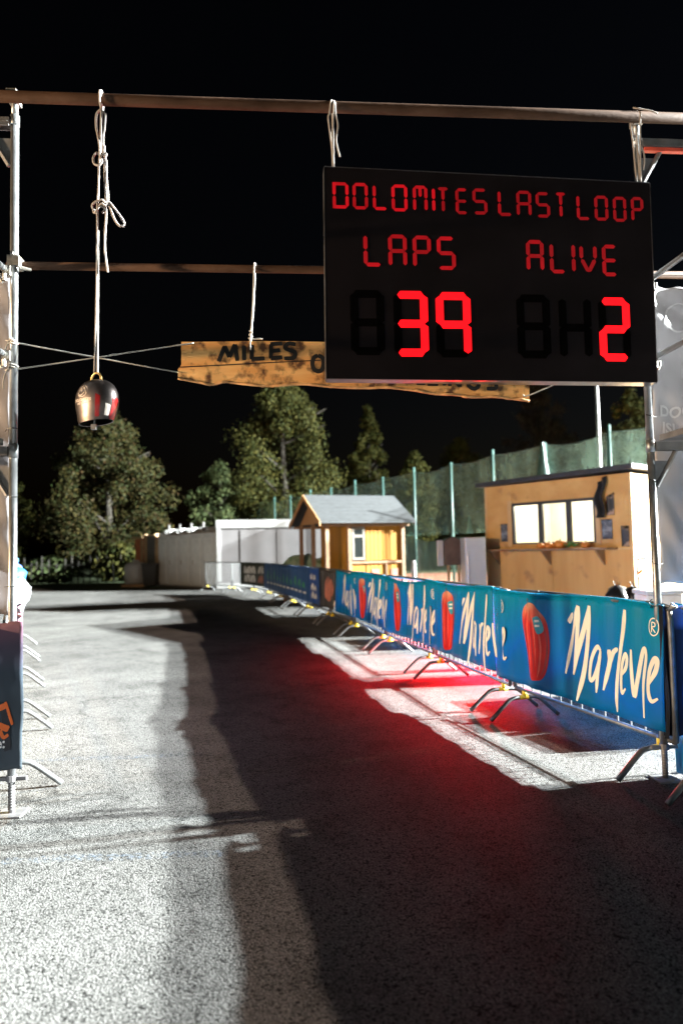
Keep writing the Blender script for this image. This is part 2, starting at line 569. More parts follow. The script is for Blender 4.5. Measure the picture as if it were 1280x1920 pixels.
# ------------------------------------------------------------------ the setting
_nt = M['blue_line'].node_tree
_nz = _nt.nodes.new('ShaderNodeTexNoise')
_nz.inputs['Scale'].default_value = 45
_nz.inputs['Detail'].default_value = 6
_tc = _nt.nodes.new('ShaderNodeTexCoord')
_nt.links.new(_tc.outputs['Object'], _nz.inputs['Vector'])
_mr = _nt.nodes.new('ShaderNodeMapRange')
_mr.inputs[1].default_value, _mr.inputs[2].default_value, _mr.inputs[3].default_value, _mr.inputs[4].default_value = .48, .75, 0, .55
_nt.links.new(_nz.outputs[0], _mr.inputs[0])
_nt.links.new(_mr.outputs[0], _nt.nodes['Principled BSDF'].inputs['Alpha'])
g = MB()
g.add([(-260, -60, -.02), (260, -60, -.02), (260, 420, -.02), (-260, 420, -.02)], [(0, 1, 2, 3)])
tag(g.build('ground', M['grass']), kind='structure')
g = MB()
g.add([(-42, -14, 0), (16, -14, 0), (16, 15, 0), (6.2, 21, 0), (1, 30.2, 0), (-6, 28.4, 0), (-9, 29.2, 0), (-14, 31, 0), (-42, 34, 0)], [tuple(range(9))])
tag(g.build('road', M['asphalt']), kind='structure')
g = MB()
g.add([(2, 26.5, .004), (7.8, 17.5, .004), (24, 24, .004), (18, 40, .004), (-4, 40, .004)], [tuple(range(5))])
tag(g.build('clay_court', M['clay']), kind='structure')
for y0, x0, x1, tilt in ((3.42, -2.6, -.62, .02), (5.05, -3.4, -1.0, .03)):
    g = MB()
    g.grid(lambda u, v: Vector((x0 + (x1 - x0) * u, y0 + tilt * u * 3 + (v - .5) * .075 + .006 * math.sin(u * 23), .004)), 30, 1)
    tag(g.build('painted_line', M['blue_line']), kind='structure')

# ------------------------------------------------------------------ trees
def tree(name, label, x, y, h, r, zb, leaf, seed, n=5200, conic=.0, size=.19):
    n = int(n * 4.6)
    rd = random.Random(seed)
    root = thing(name, label, 'tree', (x, y, -.02), group='trees in the dark behind the course')
    o = Vector((x, y, -.02))
    t = MB(o)
    t.tube([(x, y, -.02), (x + .1, y, h * .3), (x - .05, y + .1, h * .62), (x, y, h * .9)], [.035 * h * .8, .028 * h * .8, .016 * h * .8, .03], 8)
    for k in range(9):
        a = rd.uniform(0, 6.28)
        z = h * rd.uniform(.22, .75)
        rr = r * rd.uniform(.5, .85)
        t.tube([(x, y, z), (x + math.cos(a) * rr * .5, y + math.sin(a) * rr * .5, z + .12 * h * .5), (x + math.cos(a) * rr, y + math.sin(a) * rr, z + .12 * h)], [.09, .055, .02], 6)
    t.build('trunk', M['trunk'], root, True)
    c = MB(o)
    clumps = []
    for k in range(110):
        z = rd.uniform(0, 1)
        env = (math.sin(math.pi * min(1, z * .86 + .16)) ** .7) * (1 - conic * z)
        a = rd.uniform(0, 6.28)
        q = math.sqrt(rd.uniform(.08, 1)) * env * r
        clumps.append((Vector((x + math.cos(a) * q, y + math.sin(a) * q, zb + z * (h - zb))), r * rd.uniform(.2, .4) * (1 - .45 * z)))
    vs, fs = [], []
    for i in range(n):
        cc, cr = clumps[rd.randrange(110)]
        d = Vector((rd.gauss(0, 1), rd.gauss(0, 1), rd.gauss(0, .8))).normalized()
        p = cc + d * cr * rd.uniform(.35, 1.12)
        nn = (d + Vector((rd.uniform(-1, 1), rd.uniform(-1, 1), rd.uniform(-.4, 1)))).normalized()
        ax = nn.orthogonal().normalized()
        ax.rotate(Matrix.Rotation(rd.uniform(0, 6.28), 3, nn))
        ay = nn.cross(ax)
        s = size * rd.uniform(.55, 1.2)
        b = len(vs)
        vs += [p - ax * s * .5, p + ay * s * .32, p + ax * s * .55, p - ay * s * .3]
        fs.append((b, b + 1, b + 2, b + 3))
    c.add(vs, fs)
    c.build('crown', M[leaf], root)
    return root


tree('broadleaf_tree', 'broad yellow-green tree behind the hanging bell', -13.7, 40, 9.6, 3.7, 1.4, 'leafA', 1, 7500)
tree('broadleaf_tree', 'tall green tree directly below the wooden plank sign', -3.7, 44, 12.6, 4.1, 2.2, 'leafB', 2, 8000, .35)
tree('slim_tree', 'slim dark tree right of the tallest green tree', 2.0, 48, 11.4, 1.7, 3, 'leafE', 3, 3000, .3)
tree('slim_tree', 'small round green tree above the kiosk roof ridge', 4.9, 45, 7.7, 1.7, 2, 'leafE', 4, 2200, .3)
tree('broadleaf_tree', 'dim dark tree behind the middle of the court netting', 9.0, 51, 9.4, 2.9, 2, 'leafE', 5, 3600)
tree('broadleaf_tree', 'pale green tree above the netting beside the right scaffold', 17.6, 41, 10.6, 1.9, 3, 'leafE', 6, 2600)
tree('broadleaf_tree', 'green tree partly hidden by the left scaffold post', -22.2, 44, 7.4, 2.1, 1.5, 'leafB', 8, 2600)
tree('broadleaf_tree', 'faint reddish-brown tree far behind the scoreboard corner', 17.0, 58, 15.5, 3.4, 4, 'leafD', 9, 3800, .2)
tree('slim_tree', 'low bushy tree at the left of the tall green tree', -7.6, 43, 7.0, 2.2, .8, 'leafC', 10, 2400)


def shrub(label, x, y, h, r, leaf, seed, n=1300):
    rd = random.Random(seed)
    root = thing('shrub', label, 'shrub', (x, y, -.02))
    t = MB((x, y, -.02))
    for k in range(6):
        a = rd.uniform(0, 6.28)
        t.tube([(x, y, -.02), (x + math.cos(a) * r * .6, y + math.sin(a) * r * .4, h * .7)], [.04, .015], 5)
    t.build('stem', M['trunk'], root, True)
    c = MB((x, y, -.02))
    vs, fs = [], []
    for i in range(n):
        a, z = rd.uniform(0, 6.28), rd.uniform(.03, 1)
        q = math.sqrt(rd.random()) * r * math.sin(math.pi * (z * .8 + .18)) * (1 + .25 * math.sin(a * 3 + seed))
        p = Vector((x + math.cos(a) * q, y + math.sin(a) * q * .7, z * h))
        nn = Vector((rd.gauss(0, 1), rd.gauss(0, 1), rd.gauss(0, 1))).normalized()
        ax = nn.orthogonal().normalized()
        ay = nn.cross(ax)
        b = len(vs)
        s = .16
        vs += [p - ax * s, p + ay * s * .6, p + ax * s, p - ay * s * .6]
        fs.append((b, b + 1, b + 2, b + 3))
    c.add(vs, fs)
    c.build('foliage', M[leaf], root)


shrub('green shrub below the broad tree beside the orange cabin', -12.2, 37.6, 2.1, 1.6, 'leafB', 21)
shrub('low dark shrub on the lawn left of the broad tree', -16.4, 38.5, 1.4, 1.9, 'leafC', 22)

# far garden fence of stakes
root = thing('stake_fence', 'row of thin grey stakes along the dark lawn edge', 'fence', (-20, 36, -.02))
for i in range(34):
    x = -24 + i * .36
    s = MB((-20, 36, -.02))
    y = 36 + .2 * math.sin(i)
    s.tube([(x, y, -.02), (x + .03 * math.sin(i * 3), y, 1.25 + .2 * math.sin(i * 1.7))], .028, 5)
    s.build('stake', M['stake'], root)
s = MB((-20, 36, -.02))
for z in (.35, .95):
    s.tube([(-24.1, 36.05, z), (-12.0, 36.05, z)], .02, 5)
s.build('rail', M['stake'], root)

# ------------------------------------------------------------------ court netting fence
NP = [(8.15, 15.7)] + [(7.06, 17.83), (6.0, 19.94), (4.93, 22.05), (3.93, 24.3), (2.84, 26.5), (1.76, 28.75), (.63, 30.95), (-.5, 33.1), (-1.6, 35.3), (-2.8, 37.6), (-3.9, 39.8), (-5.1, 42.0), (-6.2, 44.2)]
NH = 4.5
root = thing('court_fence', 'tall green court fence with netting and turquoise posts', 'fence', (NP[4][0], NP[4][1], 0))
o = root.location.copy()
for i, (x, y) in enumerate(NP):
    p = MB(o)
    p.tube([(x, y, 0), (x, y, NH + (.12 if i % 2 else .0))], .055, 8)
    p.build('post', M['court_post'], root, True)
for i in range(len(NP) - 1):
    (xa, ya), (xb, yb) = NP[i], NP[i + 1]
    sag = .10 + .05 * math.sin(i * 2.1)

    def nf(u, v, top=NH - .06, bot=1.95, amp=.05):
        z = bot + (top - sag * 4 * u * (1 - u) - bot) * v
        k = amp * math.sin(u * 19 + i) * math.sin(v * 5 + 1)
        return Vector((xa + (xb - xa) * u + k, ya + (yb - ya) * u + k * .5, z))
    MB(o).grid(nf, 14, 8).build('netting', M['net'], root, True)
    MB(o).grid(lambda u, v: nf(u, v, 1.97 + .12 * math.sin(i * 1.3), .05, .09) + Vector((-.06, -.03, 0)), 16, 6).build('windscreen', M['screen'], root, True)
    c = MB(o)
    c.tube([nf(k / 8, 1) for k in range(9)], .012, 5)
    c.build('top_wire', M['court_post'], root)
# bunched netting by one post
b = MB(o)
bx, by = NP[2]
b.lathe([(.04, 4.5), (.07, 4.3), (.13, 3.9), (.2, 3.5), (.16, 3.2), (.0, 3.15)], (bx - .1, by - .1, 0), (1, 0, 0), (0, 1, 0), 10)
b.build('net_bundle', M['court_post'], root, True)

t = MB((9.6, 25.2, 0))
t.tube([(9.6, 25.2, 0), (9.6, 25.2, 4), (9.6, 25.2, 9.2)], [.09, .08, .055], 8)
pole = thing('light_pole', 'slim pale pole rising behind the court fence', 'pole', (9.6, 25.2, 0))
t.build('shaft', M['galv2'], pole, True)
t = MB((9.6, 25.2, 0))
t.tube([(9.2, 25.2, 9.15), (10.0, 25.2, 9.15)], .04, 6)
t.build('cross_arm', M['galv2'], pole, True)

# ------------------------------------------------------------------ container, cabins, far boxes
def frame_axes(a, b):
    a, b = Vector((*a, 0)), Vector((*b, 0))
    d = (b - a).normalized()
    n = Vector((d.y, -d.x, 0))            # towards the camera side when d runs left to right
    return a, b, d, n


A_, B_, d_, n_ = frame_axes((-4.92, 26.9), (1.1, 28.1))
LEN = (B_ - A_).length
root = thing('container', 'white site container with bright top rail behind the banners', 'container', A_)
c = MB(A_)
c.prism([A_ + Vector((0, 0, .12)), B_ + Vector((0, 0, .12)), B_ - n_ * 2.4 + Vector((0, 0, .12)), A_ - n_ * 2.4 + Vector((0, 0, .12))], (0, 0, 2.58))
c.build('body', M['container'], root)
for z, hh in ((2.58, .16), (.14, .1)):
    c = MB(A_)
    c.obox((A_ + B_) / 2 + n_ * .03 + Vector((0, 0, z)), d_ * (LEN / 2 + .04), n_ * .05, (0, 0, hh))
    c.build('rail', M['container2'], root, bevel=.01)
for s in (.06, LEN - .06):
    c = MB(A_)
    c.obox(A_ + d_ * s + n_ * .035 + Vector((0, 0, 1.36)), d_ * .08, n_ * .05, (0, 0, 1.04))
    c.build('corner_post', M['container2'], root, bevel=.01)
for k in range(3):
    c = MB(A_)
    c.obox(A_ + d_ * (1.6 + k * 1.45) + n_ * .012 + Vector((0, 0, 1.33)), d_ * .7, n_ * .02, (0, 0, 1.0))
    c.build('wall_panel', M['container'], root, bevel=.006)


def cabin(i, a, b, label):
    A, B, d, n = frame_axes(a, b)
    L_ = (B - A).length
    root = thing('portable_toilet', label, 'toilet cabin', A, group='row of grey portable cabins')
    z = Vector((0, 0, 1))
    c = MB(A)
    c.prism([A + z * .08 + d * .02, B + z * .08 - d * .02, B - n * 1.05 + z * .08, A - n * 1.05 + z * .08], (0, 0, 2.2))
    c.build('body', M['toilet'], root, bevel=.04)
    c = MB(A)
    c.grid(lambda u, v: A + d * L_ * (u * 1.02 - .01) - n * (v * 1.1 - .04) + z * (2.3 + .26 * math.sin(math.pi * u) ** .6 * math.sin(math.pi * min(1, v + .02)) ** .4), 10, 8)
    c.build('domed_roof', M['toilet_door'], root, True)
    c = MB(A)
    c.obox(A + d * L_ * .5 + n * .012 + z * 1.13, d * L_ * .34, n * .02, z * .94)
    dr = c.build('door', M['toilet_door'], root, bevel=.01)
    c = MB(A)
    c.obox(A + d * L_ * .25 + n * .05 + z * 1.08, d * .035, n * .02, z * .1)
    c.build('handle', M['white_plastic'], dr)
    c = MB(A)
    for k in range(5):
        c.obox(A + d * L_ * .5 + n * .036 + z * (1.78 + k * .05), d * L_ * .22, n * .008, z * .012)
    c.build('vent_slats', M['toilet'], dr)
    c = MB(A)
    c.tube([A + d * L_ * .9 - n * .1 + z * 2.3, A + d * L_ * .9 - n * .1 + z * 2.72], .05, 8)
    c.build('vent_pipe', M['grey_board'], root, True)
    c = MB(A)
    c.obox(A + d * L_ * .5 + n * .04 + z * .04, d * L_ * .47, n * .1, z * .04)
    c.build('skid', M['grey_board'], root)


TO = Vector((-5.0, 27.0, 0))
TD = Vector((-3.35, 4.0, 0))
names = ['grey portable cabin next to the white container', 'grey portable cabin second from the white container', 'grey portable cabin in the middle of its row', 'grey portable cabin second from the tan post end', 'grey portable cabin at the far end by the tan post']
for i in range(5):
    a, b = TO + TD * ((i + 1) / 5), TO + TD * (i / 5)
    cabin(i, (a.x, a.y), (b.x, b.y), names[i])

# tan and grey shed, orange cabin
A_, B_, d_, n_ = frame_axes((-9.35, 32.7), (-8.5, 31.5))
root = thing('garden_shed', 'narrow grey shed with tan corner posts beyond the cabins', 'shed', A_)
c = MB(A_)
c.prism([A_, B_, B_ - n_ * 1.6, A_ - n_ * 1.6], (0, 0, 2.3))
c.build('wall', M['grey_board'], root)
for s in (A_, B_):
    c = MB(A_)
    c.obox(s + n_ * .03 + Vector((0, 0, 1.2)), d_ * .1, n_ * .06, (0, 0, 1.2))
    c.build('corner_post', M['tan'], root, bevel=.01)
c = MB(A_)
c.prism([A_ + n_ * .15 - d_ * .1 + Vector((0, 0, 2.302)), B_ + n_ * .15 + d_ * .1 + Vector((0, 0, 2.302)), B_ - n_ * 1.7 + d_ * .1 + Vector((0, 0, 2.45)), A_ - n_ * 1.7 - d_ * .1 + Vector((0, 0, 2.45))], (0, 0, .06))
c.build('roof', M['tan'], root)
c = MB(A_)
c.obox((A_ + B_) / 2 + n_ * .02 + Vector((0, 0, .95)), d_ * .42, n_ * .02, (0, 0, .93))
c.build('door', M['grey_board'], root, bevel=.01)

A_, B_, d_, n_ = frame_axes((-10.35, 34.2), (-9.6, 33.1))
root = thing('orange_cabin', 'small orange cabin at the far end of the road', 'cabin', A_)
c = MB(A_)
c.prism([A_, B_, B_ - n_ * 2, A_ - n_ * 2], (0, 0, 2.2))
c.build('wall', M['orange_paint'], root, bevel=.02)
c = MB(A_)
c.obox((A_ + B_) / 2 - n_ * 1 + Vector((0, 0, 2.25)), d_ * .8, n_ * 1.15, (0, 0, .05))
c.build('roof', M['tan'], root)
c = MB(A_)
c.obox(B_ + n_ * .03 - d_ * .15 + Vector((0, 0, 1.08)), d_ * .13, n_ * .035, (0, 0, 1.07))
c.build('corner_board', M['tan'], root)

# water tank and bin at the road end
o = Vector((-9.35, 31.0, 0))
root = thing('water_tank', 'white rounded water tank beside the orange cabin', 'tank', o)
c = MB(o)
c.lathe([(.001, .12), (.42, .13), (.5, .22), (.51, .5), (.5, .9), (.42, 1.05), (.15, 1.12), (.15, 1.2), (.001, 1.21)], o, (1, 0, 0), (0, 1, 0), 20)
c.build('tank', M['white_plastic'], root, True)
for k in range(3):
    c = MB(o)
    c.box((o.x - .5, o.y - .5 + k * .42, 0), (o.x + .5, o.y - .36 + k * .42, .125))
    c.build('pallet_runner', M['tan'], root)
o = Vector((-8.55, 30.6, 0))
root = thing('wheelie_bin', 'black wheeled bin between the white tank and tan post', 'bin', o)
c = MB(o)
c.prism([(o.x - .26, o.y - .3, .06), (o.x + .26, o.y - .3, .06), (o.x + .32, o.y - .38, .98), (o.x - .32, o.y - .38, .98)], (0, .6, 0))
c.build('body', M['zip'], root, bevel=.02)
c = MB(o)
c.obox((o.x, o.y - .08, 1.02), (.34, 0, 0), (0, .36, 0), (0, 0, .03))
c.build('lid', M['grey_banner'], root, bevel=.015)
for sx in (-1, 1):
    c = MB(o)
    c.tube([(o.x + sx * .24, o.y + .3, .1), (o.x + sx * .3, o.y + .3, .1)], .1, 12)
    c.build('wheel', M['tyre'], root, True)

# ------------------------------------------------------------------ gabled kiosk
K0 = Vector((-.43, 17.8, 0))
kd = Vector((.93, .37, 0)).normalized()
kb = Vector((-kd.y, kd.x, 0))
Z = Vector((0, 0, 1))


def K(u, w_, z):
    return K0 + kd * u + kb * w_ + Z * z


root = thing('wooden_kiosk', 'small wooden kiosk with grey gabled roof and yellow boards', 'kiosk', K0)
KW, KD = 2.3, 2.2
EZ, RZ = 2.2, 2.95


def kbox(name, u0, u1, w0, w1, z0, z1, mt, par=None, bev=.006):
    c = MB(K0)
    c.obox(K((u0 + u1) / 2, (w0 + w1) / 2, (z0 + z1) / 2), kd * (u1 - u0) / 2, kb * (w1 - w0) / 2, Z * (z1 - z0) / 2)
    return c.build(name, mt, par or root, bevel=bev)


kbox('floor', 0, KW, 0, KD, .02, .14, M['brown_wood'])
for (u, w_) in ((.05, .05), (.05, KD - .05), (.05, 1.1), (.68, .04), (KW - .05, .04), (KW - .05, KD - .05)):
    kbox('post', u - .05, u + .05, w_ - .05, w_ + .05, .14, EZ, M['brown_wood'])
nb = 9
for i in range(nb):
    u0_ = 1.17 + i * (KW - .06 - 1.17) / nb
    u1_ = 1.17 + (i + 1) * (KW - .06 - 1.17) / nb - .008
    kbox('wall_board', u0_, u1_, .06, .085 + .004 * (i % 2), 1.18, EZ - .08, M['yellow_wood'])
    kbox('wall_board', u0_, u1_, .06, .085 + .004 * (i % 2), .16, 1.10, M['yellow_wood'])
for i in range(4):
    kbox('wall_board', .74 + i * .1, .835 + i * .1, .06, .085, .16, 1.10, M['yellow_wood'])
kbox('rail', .62, KW, .0, .06, 1.10, 1.165, M['brown_wood'])
kbox('side_wall', .63, .66, .1, KD - .1, .14, EZ, M['yellow_wood'])
kbox('side_wall', KW - .06, KW - .03, .1, KD - .1, .14, EZ, M['yellow_wood'])
kbox('rear_wall', .7, KW - .1, KD - .08, KD - .05, .14, EZ, M['yellow_wood'])
kbox('post', 1.72, 1.78, .02, .07, .16, 1.1, M['brown_wood'])
for i, (u0_, c_) in enumerate(((1.32, M['salmon']), (1.88, M['salmon']))):
    kbox('notice', u0_, u0_ + .22, .045, .058, .55, .95, c_, bev=0)
wf = kbox('window', .74, 1.14, .05, .09, 1.18, 2.1, M['brown_wood'])
for (u0_, u1_, z0_, z1_) in ((.76, .82, 1.2, 2.08), (1.06, 1.12, 1.2, 2.08), (.82, 1.06, 1.2, 1.27), (.82, 1.06, 1.8, 1.87), (.82, 1.06, 2.01, 2.08)):
    kbox('frame', u0_, u1_, .02, .06, z0_, z1_, M['white_frame'], wf)
for z0_, z1_ in ((1.27, 1.80), (1.87, 2.01)):
    kbox('pane', .82, 1.06, .035, .048, z0_, z1_, M['glass'], wf, 0)
# roof: two slopes, ridge along kd, overhang
ov = .22
mid = KD / 2
for s, w_e in ((-1, -ov), (1, KD + ov)):
    c = MB(K0)
    ze = EZ - .02
    a, b_ = K(-ov, w_e, ze), K(KW + ov, w_e, ze)
    p, q = K(-ov, mid, RZ), K(KW + ov, mid, RZ)
    c.prism([a, b_, q, p], Z * .05)
    sl = c.build('roof_slope', M['shingle'], root)
    if s < 0:
        for k in range(7):
            f0 = k / 7
            c = MB(K0)
            lo_a, lo_b = a.lerp(p, f0) + Z * .053, b_.lerp(q, f0) + Z * .053
            hi_a, hi_b = a.lerp(p, f0 + .15) + Z * .053, b_.lerp(q, f0 + .15) + Z * .053
            c.prism([lo_a + Z * .006, lo_b + Z * .006, hi_b, hi_a], Z * .006)
            c.build('shingle_course', M['shingle'], sl)
for u_ in (-ov + .01, KW + ov - .01):
    for w_e in (-ov, KD + ov):
        c = MB(K0)
        a, p = K(u_, w_e, EZ - .09), K(u_, mid, RZ - .07)
        c.prism([a, a + Z * .13, p + Z * .13, p], kd * (-.03 if u_ < 0 else .03))
        c.build('bargeboard', M['red_wood'] if u_ < 0 else M['dark_roof'], root)
for u_ in (.02, KW - .04):
    c = MB(K0)
    c.prism([K(u_, .04, EZ), K(u_, KD - .04, EZ), K(u_, mid, RZ - .05)], kd * .03)
    c.build('gable', M['red_wood'], root)
kbox('eave_beam', -.15, KW + .15, -.02, .06, EZ - .1, EZ - .03, M['brown_wood'])
kbox('eave_beam', -.15, KW + .15, KD - .06, KD + .02, EZ - .1, EZ - .03, M['brown_wood'])

# ------------------------------------------------------------------ plywood serving hut
H0 = Vector((3.0, 14.2, 0))
hd = Vector((.63, -.776, 0)).normalized()
hb = Vector((-hd.y, hd.x, 0))     # away from the camera
HW, HD, HT = 3.16, 2.3, 2.72


def Hh(u, w_, z):
    return H0 + hd * u + hb * w_ + Z * z


root = thing('plywood_hut', 'plywood serving hut with dark flat roof and lit window', 'hut', H0)


def hbox(name, u0, u1, w0, w1, z0, z1, mt, par=None, bev=.004):
    c = MB(H0)
    c.obox(Hh((u0 + u1) / 2, (w0 + w1) / 2, (z0 + z1) / 2), hd * (u1 - u0) / 2, hb * (w1 - w0) / 2, Z * (z1 - z0) / 2)
    return c.build(name, mt, par or root, bevel=bev)


WU0, WU1, WZ0, WZ1 = .66, 2.48, 1.52, 2.34
hbox('wall_panel', 0.0, 1.55, 0, .04, .05, 1.40, M['ply_v'])
hbox('wall_panel', 1.556, HW, 0, .04, .05, 1.40, M['ply_v'])
hbox('wall_panel', 0, WU0, 0, .04, 1.405, HT, M['ply'])
hbox('wall_panel', WU1, HW, 0, .04, 1.405, HT, M['ply'])
hbox('wall_panel', WU0 + .002, WU1 - .002, 0, .04, WZ1, HT, M['ply'])
hbox('wall_panel', WU0 + .002, WU1 - .002, 0, .04, 1.405, WZ0, M['ply'])
hbox('end_wall', HW - .04, HW, .045, 1.2, .05, HT, M['ply'])
hbox('end_wall', HW - .04, HW, 1.205, HD, .05, HT, M['ply'])
hbox('end_wall', 0, .04, .045, HD, .05, HT, M['ply'])
hbox('rear_wall', .045, HW - .045, HD - .04, HD, .05, HT, M['interior'])
hbox('inner_lining', .045, .06, .05, HD - .045, .1, HT - .02, M['interior'])
hbox('inner_lining', HW - .06, HW - .045, .05, HD - .045, .1, HT - .02, M['interior'])
hbox('floor', .01, HW - .01, .045, HD - .045, 0, .08, M['brown_wood'])
hbox('ceiling', .045, HW - .045, .045, HD - .045, HT - .03, HT - .01, M['interior'])
hbox('corner_batten', HW - .03, HW + .012, -.014, .03, .05, HT - .002, M['batten'])
hbox('corner_batten', -.012, .03, -.014, .03, .05, HT - .002, M['batten'])
c = MB(H0)
c.prism([Hh(-.14, -.16, HT + .002), Hh(HW + .12, -.16, HT + .05), Hh(HW + .12, HD + .15, HT + .05), Hh(-.14, HD + .15, HT + .002)], Z * .09)
c.build('roof', M['dark_roof'], root, bevel=.01)
win = hbox('window', WU0, WU1, .0, .05, WZ0, WZ0 + .03, M['frame_dark'])
wm = [WU0, WU0 + .66, WU0 + 1.27, WU1]
hbox('frame', WU0, WU1, -.012, .05, WZ1 - .055, WZ1, M['frame_dark'], win)
for i, u_ in enumerate(wm):
    hbox('frame', u_ - (.0 if i == 0 else .045), u_ + (.05 if i < 3 else 0), -.014, .048, WZ0 + .03, WZ1 - .055, M['frame_dark'], win)
for u0_, u1_, z0_, z1_ in ((WU0 - .1, WU0 - .003, WZ0 - .05, WZ1 + .06), (WU1 + .003, WU1 + .09, WZ0 - .05, WZ1 + .02)):
    hbox('casing', u0_, u1_, -.02, -.001, z0_, z1_, M['batten'], win)
ct = hbox('counter', -.42, 2.88, -.36, -.003, 1.395, 1.43, M['brown_wood'])
for u_ in (.3, 1.5, 2.6):
    c = MB(H0)
    c.prism([Hh(u_, -.004, 1.39), Hh(u_, -.3, 1.39), Hh(u_, -.004, 1.12)], hd * .035)
    c.build('bracket', M['brown_wood'], ct)
# seen inside
hbox('inner_window', 1.2, 1.62, HD - .075, HD - .045, 1.3, 2.2, M['greypane'])
hbox('inner_shelf', 1.95, 2.6, HD - .42, HD - .05, 2.15, 2.36, M['beige'])
hbox('inner_cabinet', 1.95, 2.9, HD - .55, HD - .05, .1, 1.95, M['greypane'])
pl = bpy.data.lights.new('hut_ceiling_lamp', 'POINT')
pl.energy = 24
pl.color = (1, .91, .70)
pl.shadow_soft_size = .12
plo = bpy.data.objects.new('hut_ceiling_lamp', pl)
COL.objects.link(plo)
plo.location = Hh(1.5, 1.0, HT - .2)
c = MB(H0)
c.tube([Hh(1.1, 1.0, HT - .06), Hh(1.9, 1.0, HT - .06)], .025, 8)
c.build('tube_lamp', mat('hut_tube_lamp', (.9, .9, .8), emit=(1, .86, .55), estr=3), root, True)


def hut_sheet(name, label, cat, u0, u1, z0, z1, mt, w=-.012, curl=.01):
    o = Hh(u0, w, z0)
    c = MB(o)
    c.grid(lambda a, b: Hh(u0 + (u1 - u0) * a, w - curl * math.sin(a * 3 + 1) * b, z0 + (z1 - z0) * b), 8, 6)
    q = c.build(name, mt, smooth=True)
    md = q.modifiers.new('thick', 'SOLIDIFY')
    md.thickness = .003
    return tag(q, label, cat)


hut_sheet('poster', 'pale poster pinned under the black cloth on the hut', 'poster', 2.6, 2.8, 1.58, 1.93, M['poster'], -.024)
hut_sheet('poster', 'small pale poster left of the hut window', 'poster', .38, .54, 1.58, 1.94, M['poster'])
hut_sheet('poster', 'dark picture poster at the near corner of the hut', 'poster', 2.96, 3.1, 1.44, 1.8, M['dark_poster'])
o = Hh(2.55, -.05, 1.95)
c = MB(o)
c.grid(lambda a, b: Hh(2.52 + .16 * a + .05 * b + .03 * math.sin(b * 9), -.06 - .05 * math.sin(a * 7 + b * 3), 1.96 + .74 * b - .1 * (1 - a) * b), 12, 12)
q = c.build('hanging_cloth', M['black_cloth'], smooth=True)
q.modifiers.new('thick', 'SOLIDIFY').thickness = .01
tag(q, 'black cloth hanging beside the hut window', 'cloth')
o = Hh(2.7, -.04, 2.0)
c = MB(o)
c.grid(lambda a, b: Hh(2.71 + .14 * a, -.03 - .02 * math.sin(a * 5), 2.0 + (.32 + .08 * a) * b), 8, 8)
q = c.build('pennant', M['dark_poster'], smooth=True)
q.modifiers.new('thick', 'SOLIDIFY').thickness = .004
tag(q, 'dark pennant half hidden behind the black cloth', 'pennant')
# fruit, squashes on the counter
rd = random.Random(4)
for i, (u_, r_, lab, mt) in enumerate([(1.42, .075, 'leftmost orange squash on the hut counter', 'orange_thing'), (1.6, .085, 'orange squash second from left on the counter', 'orange_thing'), (1.84, .11, 'largest orange pumpkin on the hut counter', 'orange_thing'), (2.36, .08, 'orange squash alone at the counter right end', 'orange_thing')]):
    o = Hh(u_, -.17, 1.43)
    root = thing('pumpkin', lab, 'pumpkin', o, group='pumpkins on the hut counter')
    c = MB(o)
    n = 18
    c.lathe([(0.001, 0), (r_ * .7, .002), (r_, r_ * .5), (r_ * .98, r_ * .9), (r_ * .6, r_ * 1.35), (.004, r_ * 1.28)], o, (1, 0, 0), (0, 1, 0), n)
    for k, v in enumerate(c.v):
        if (k % n) % 3 == 0:
            v.x = o.x + (v.x - o.x) * .9
            v.y = o.y + (v.y - o.y) * .9
    c.build('flesh', M[mt], root, True)
    c = MB(o)
    c.tube([o + Z * r_ * 1.25, o + Vector((.01, 0, r_ * 1.7))], .01, 6)
    c.build('stem', M['greenery'], root)
o = Hh(2.08, -.16, 1.43)
c = MB(o)
for k in range(26):
    a = rd.uniform(0, 6.28)
    p = o + Vector((rd.uniform(-.1, .1), rd.uniform(-.06, .06), .02))
    t_ = p + Vector((math.cos(a) * .09, math.sin(a) * .06, rd.uniform(.03, .13)))
    sd = Vector((-math.sin(a), math.cos(a), 0)) * .02
    c.add([p, (p + t_) / 2 + sd, t_, (p + t_) / 2 - sd], [(0, 1, 2, 3)])
tag(c.build('leaf_bunch', M['greenery']), 'bunch of green leaves between pumpkins on the counter', 'leaves')

# fridge + box on stand left of the hut
o = Vector((2.42, 13.55, 0))
root = thing('white_fridge', 'upright white fridge at the left end of the hut', 'fridge', o)
c = MB(o)
c.box((o.x, o.y, .06), (o.x + .42, o.y + .5, 1.68))
c.build('body', M['white_plastic'], root, bevel=.02)
c = MB(o)
c.box((o.x + .01, o.y - .03, .62), (o.x + .41, o.y - .004, 1.67))
dr = c.build('door', M['white_plastic'], root, bevel=.01)
c = MB(o)
c.tube([(o.x + .05, o.y - .06, .8), (o.x + .05, o.y - .06, 1.3)], .012, 6)
c.build('handle', M['alu'], dr)
for xx in (.05, .37):
    c = MB(o)
    c.box((o.x + xx - .03, o.y + .03, 0), (o.x + xx + .03, o.y + .45, .06))
    c.build('foot', M['zip'], root)
o = Vector((2.2, 14.3, 0))
root = thing('mail_box', 'brown box on a wooden stand by the fridge', 'box', o)
c = MB(o)
c.prism([(o.x - .06, o.y, 1.12), (o.x + .3, o.y, 1.12), (o.x + .3, o.y, 1.62), (o.x + .12, o.y, 1.72), (o.x - .06, o.y, 1.62)], (0, .3, 0))
c.build('box', M['brown_box'], root, bevel=.01)
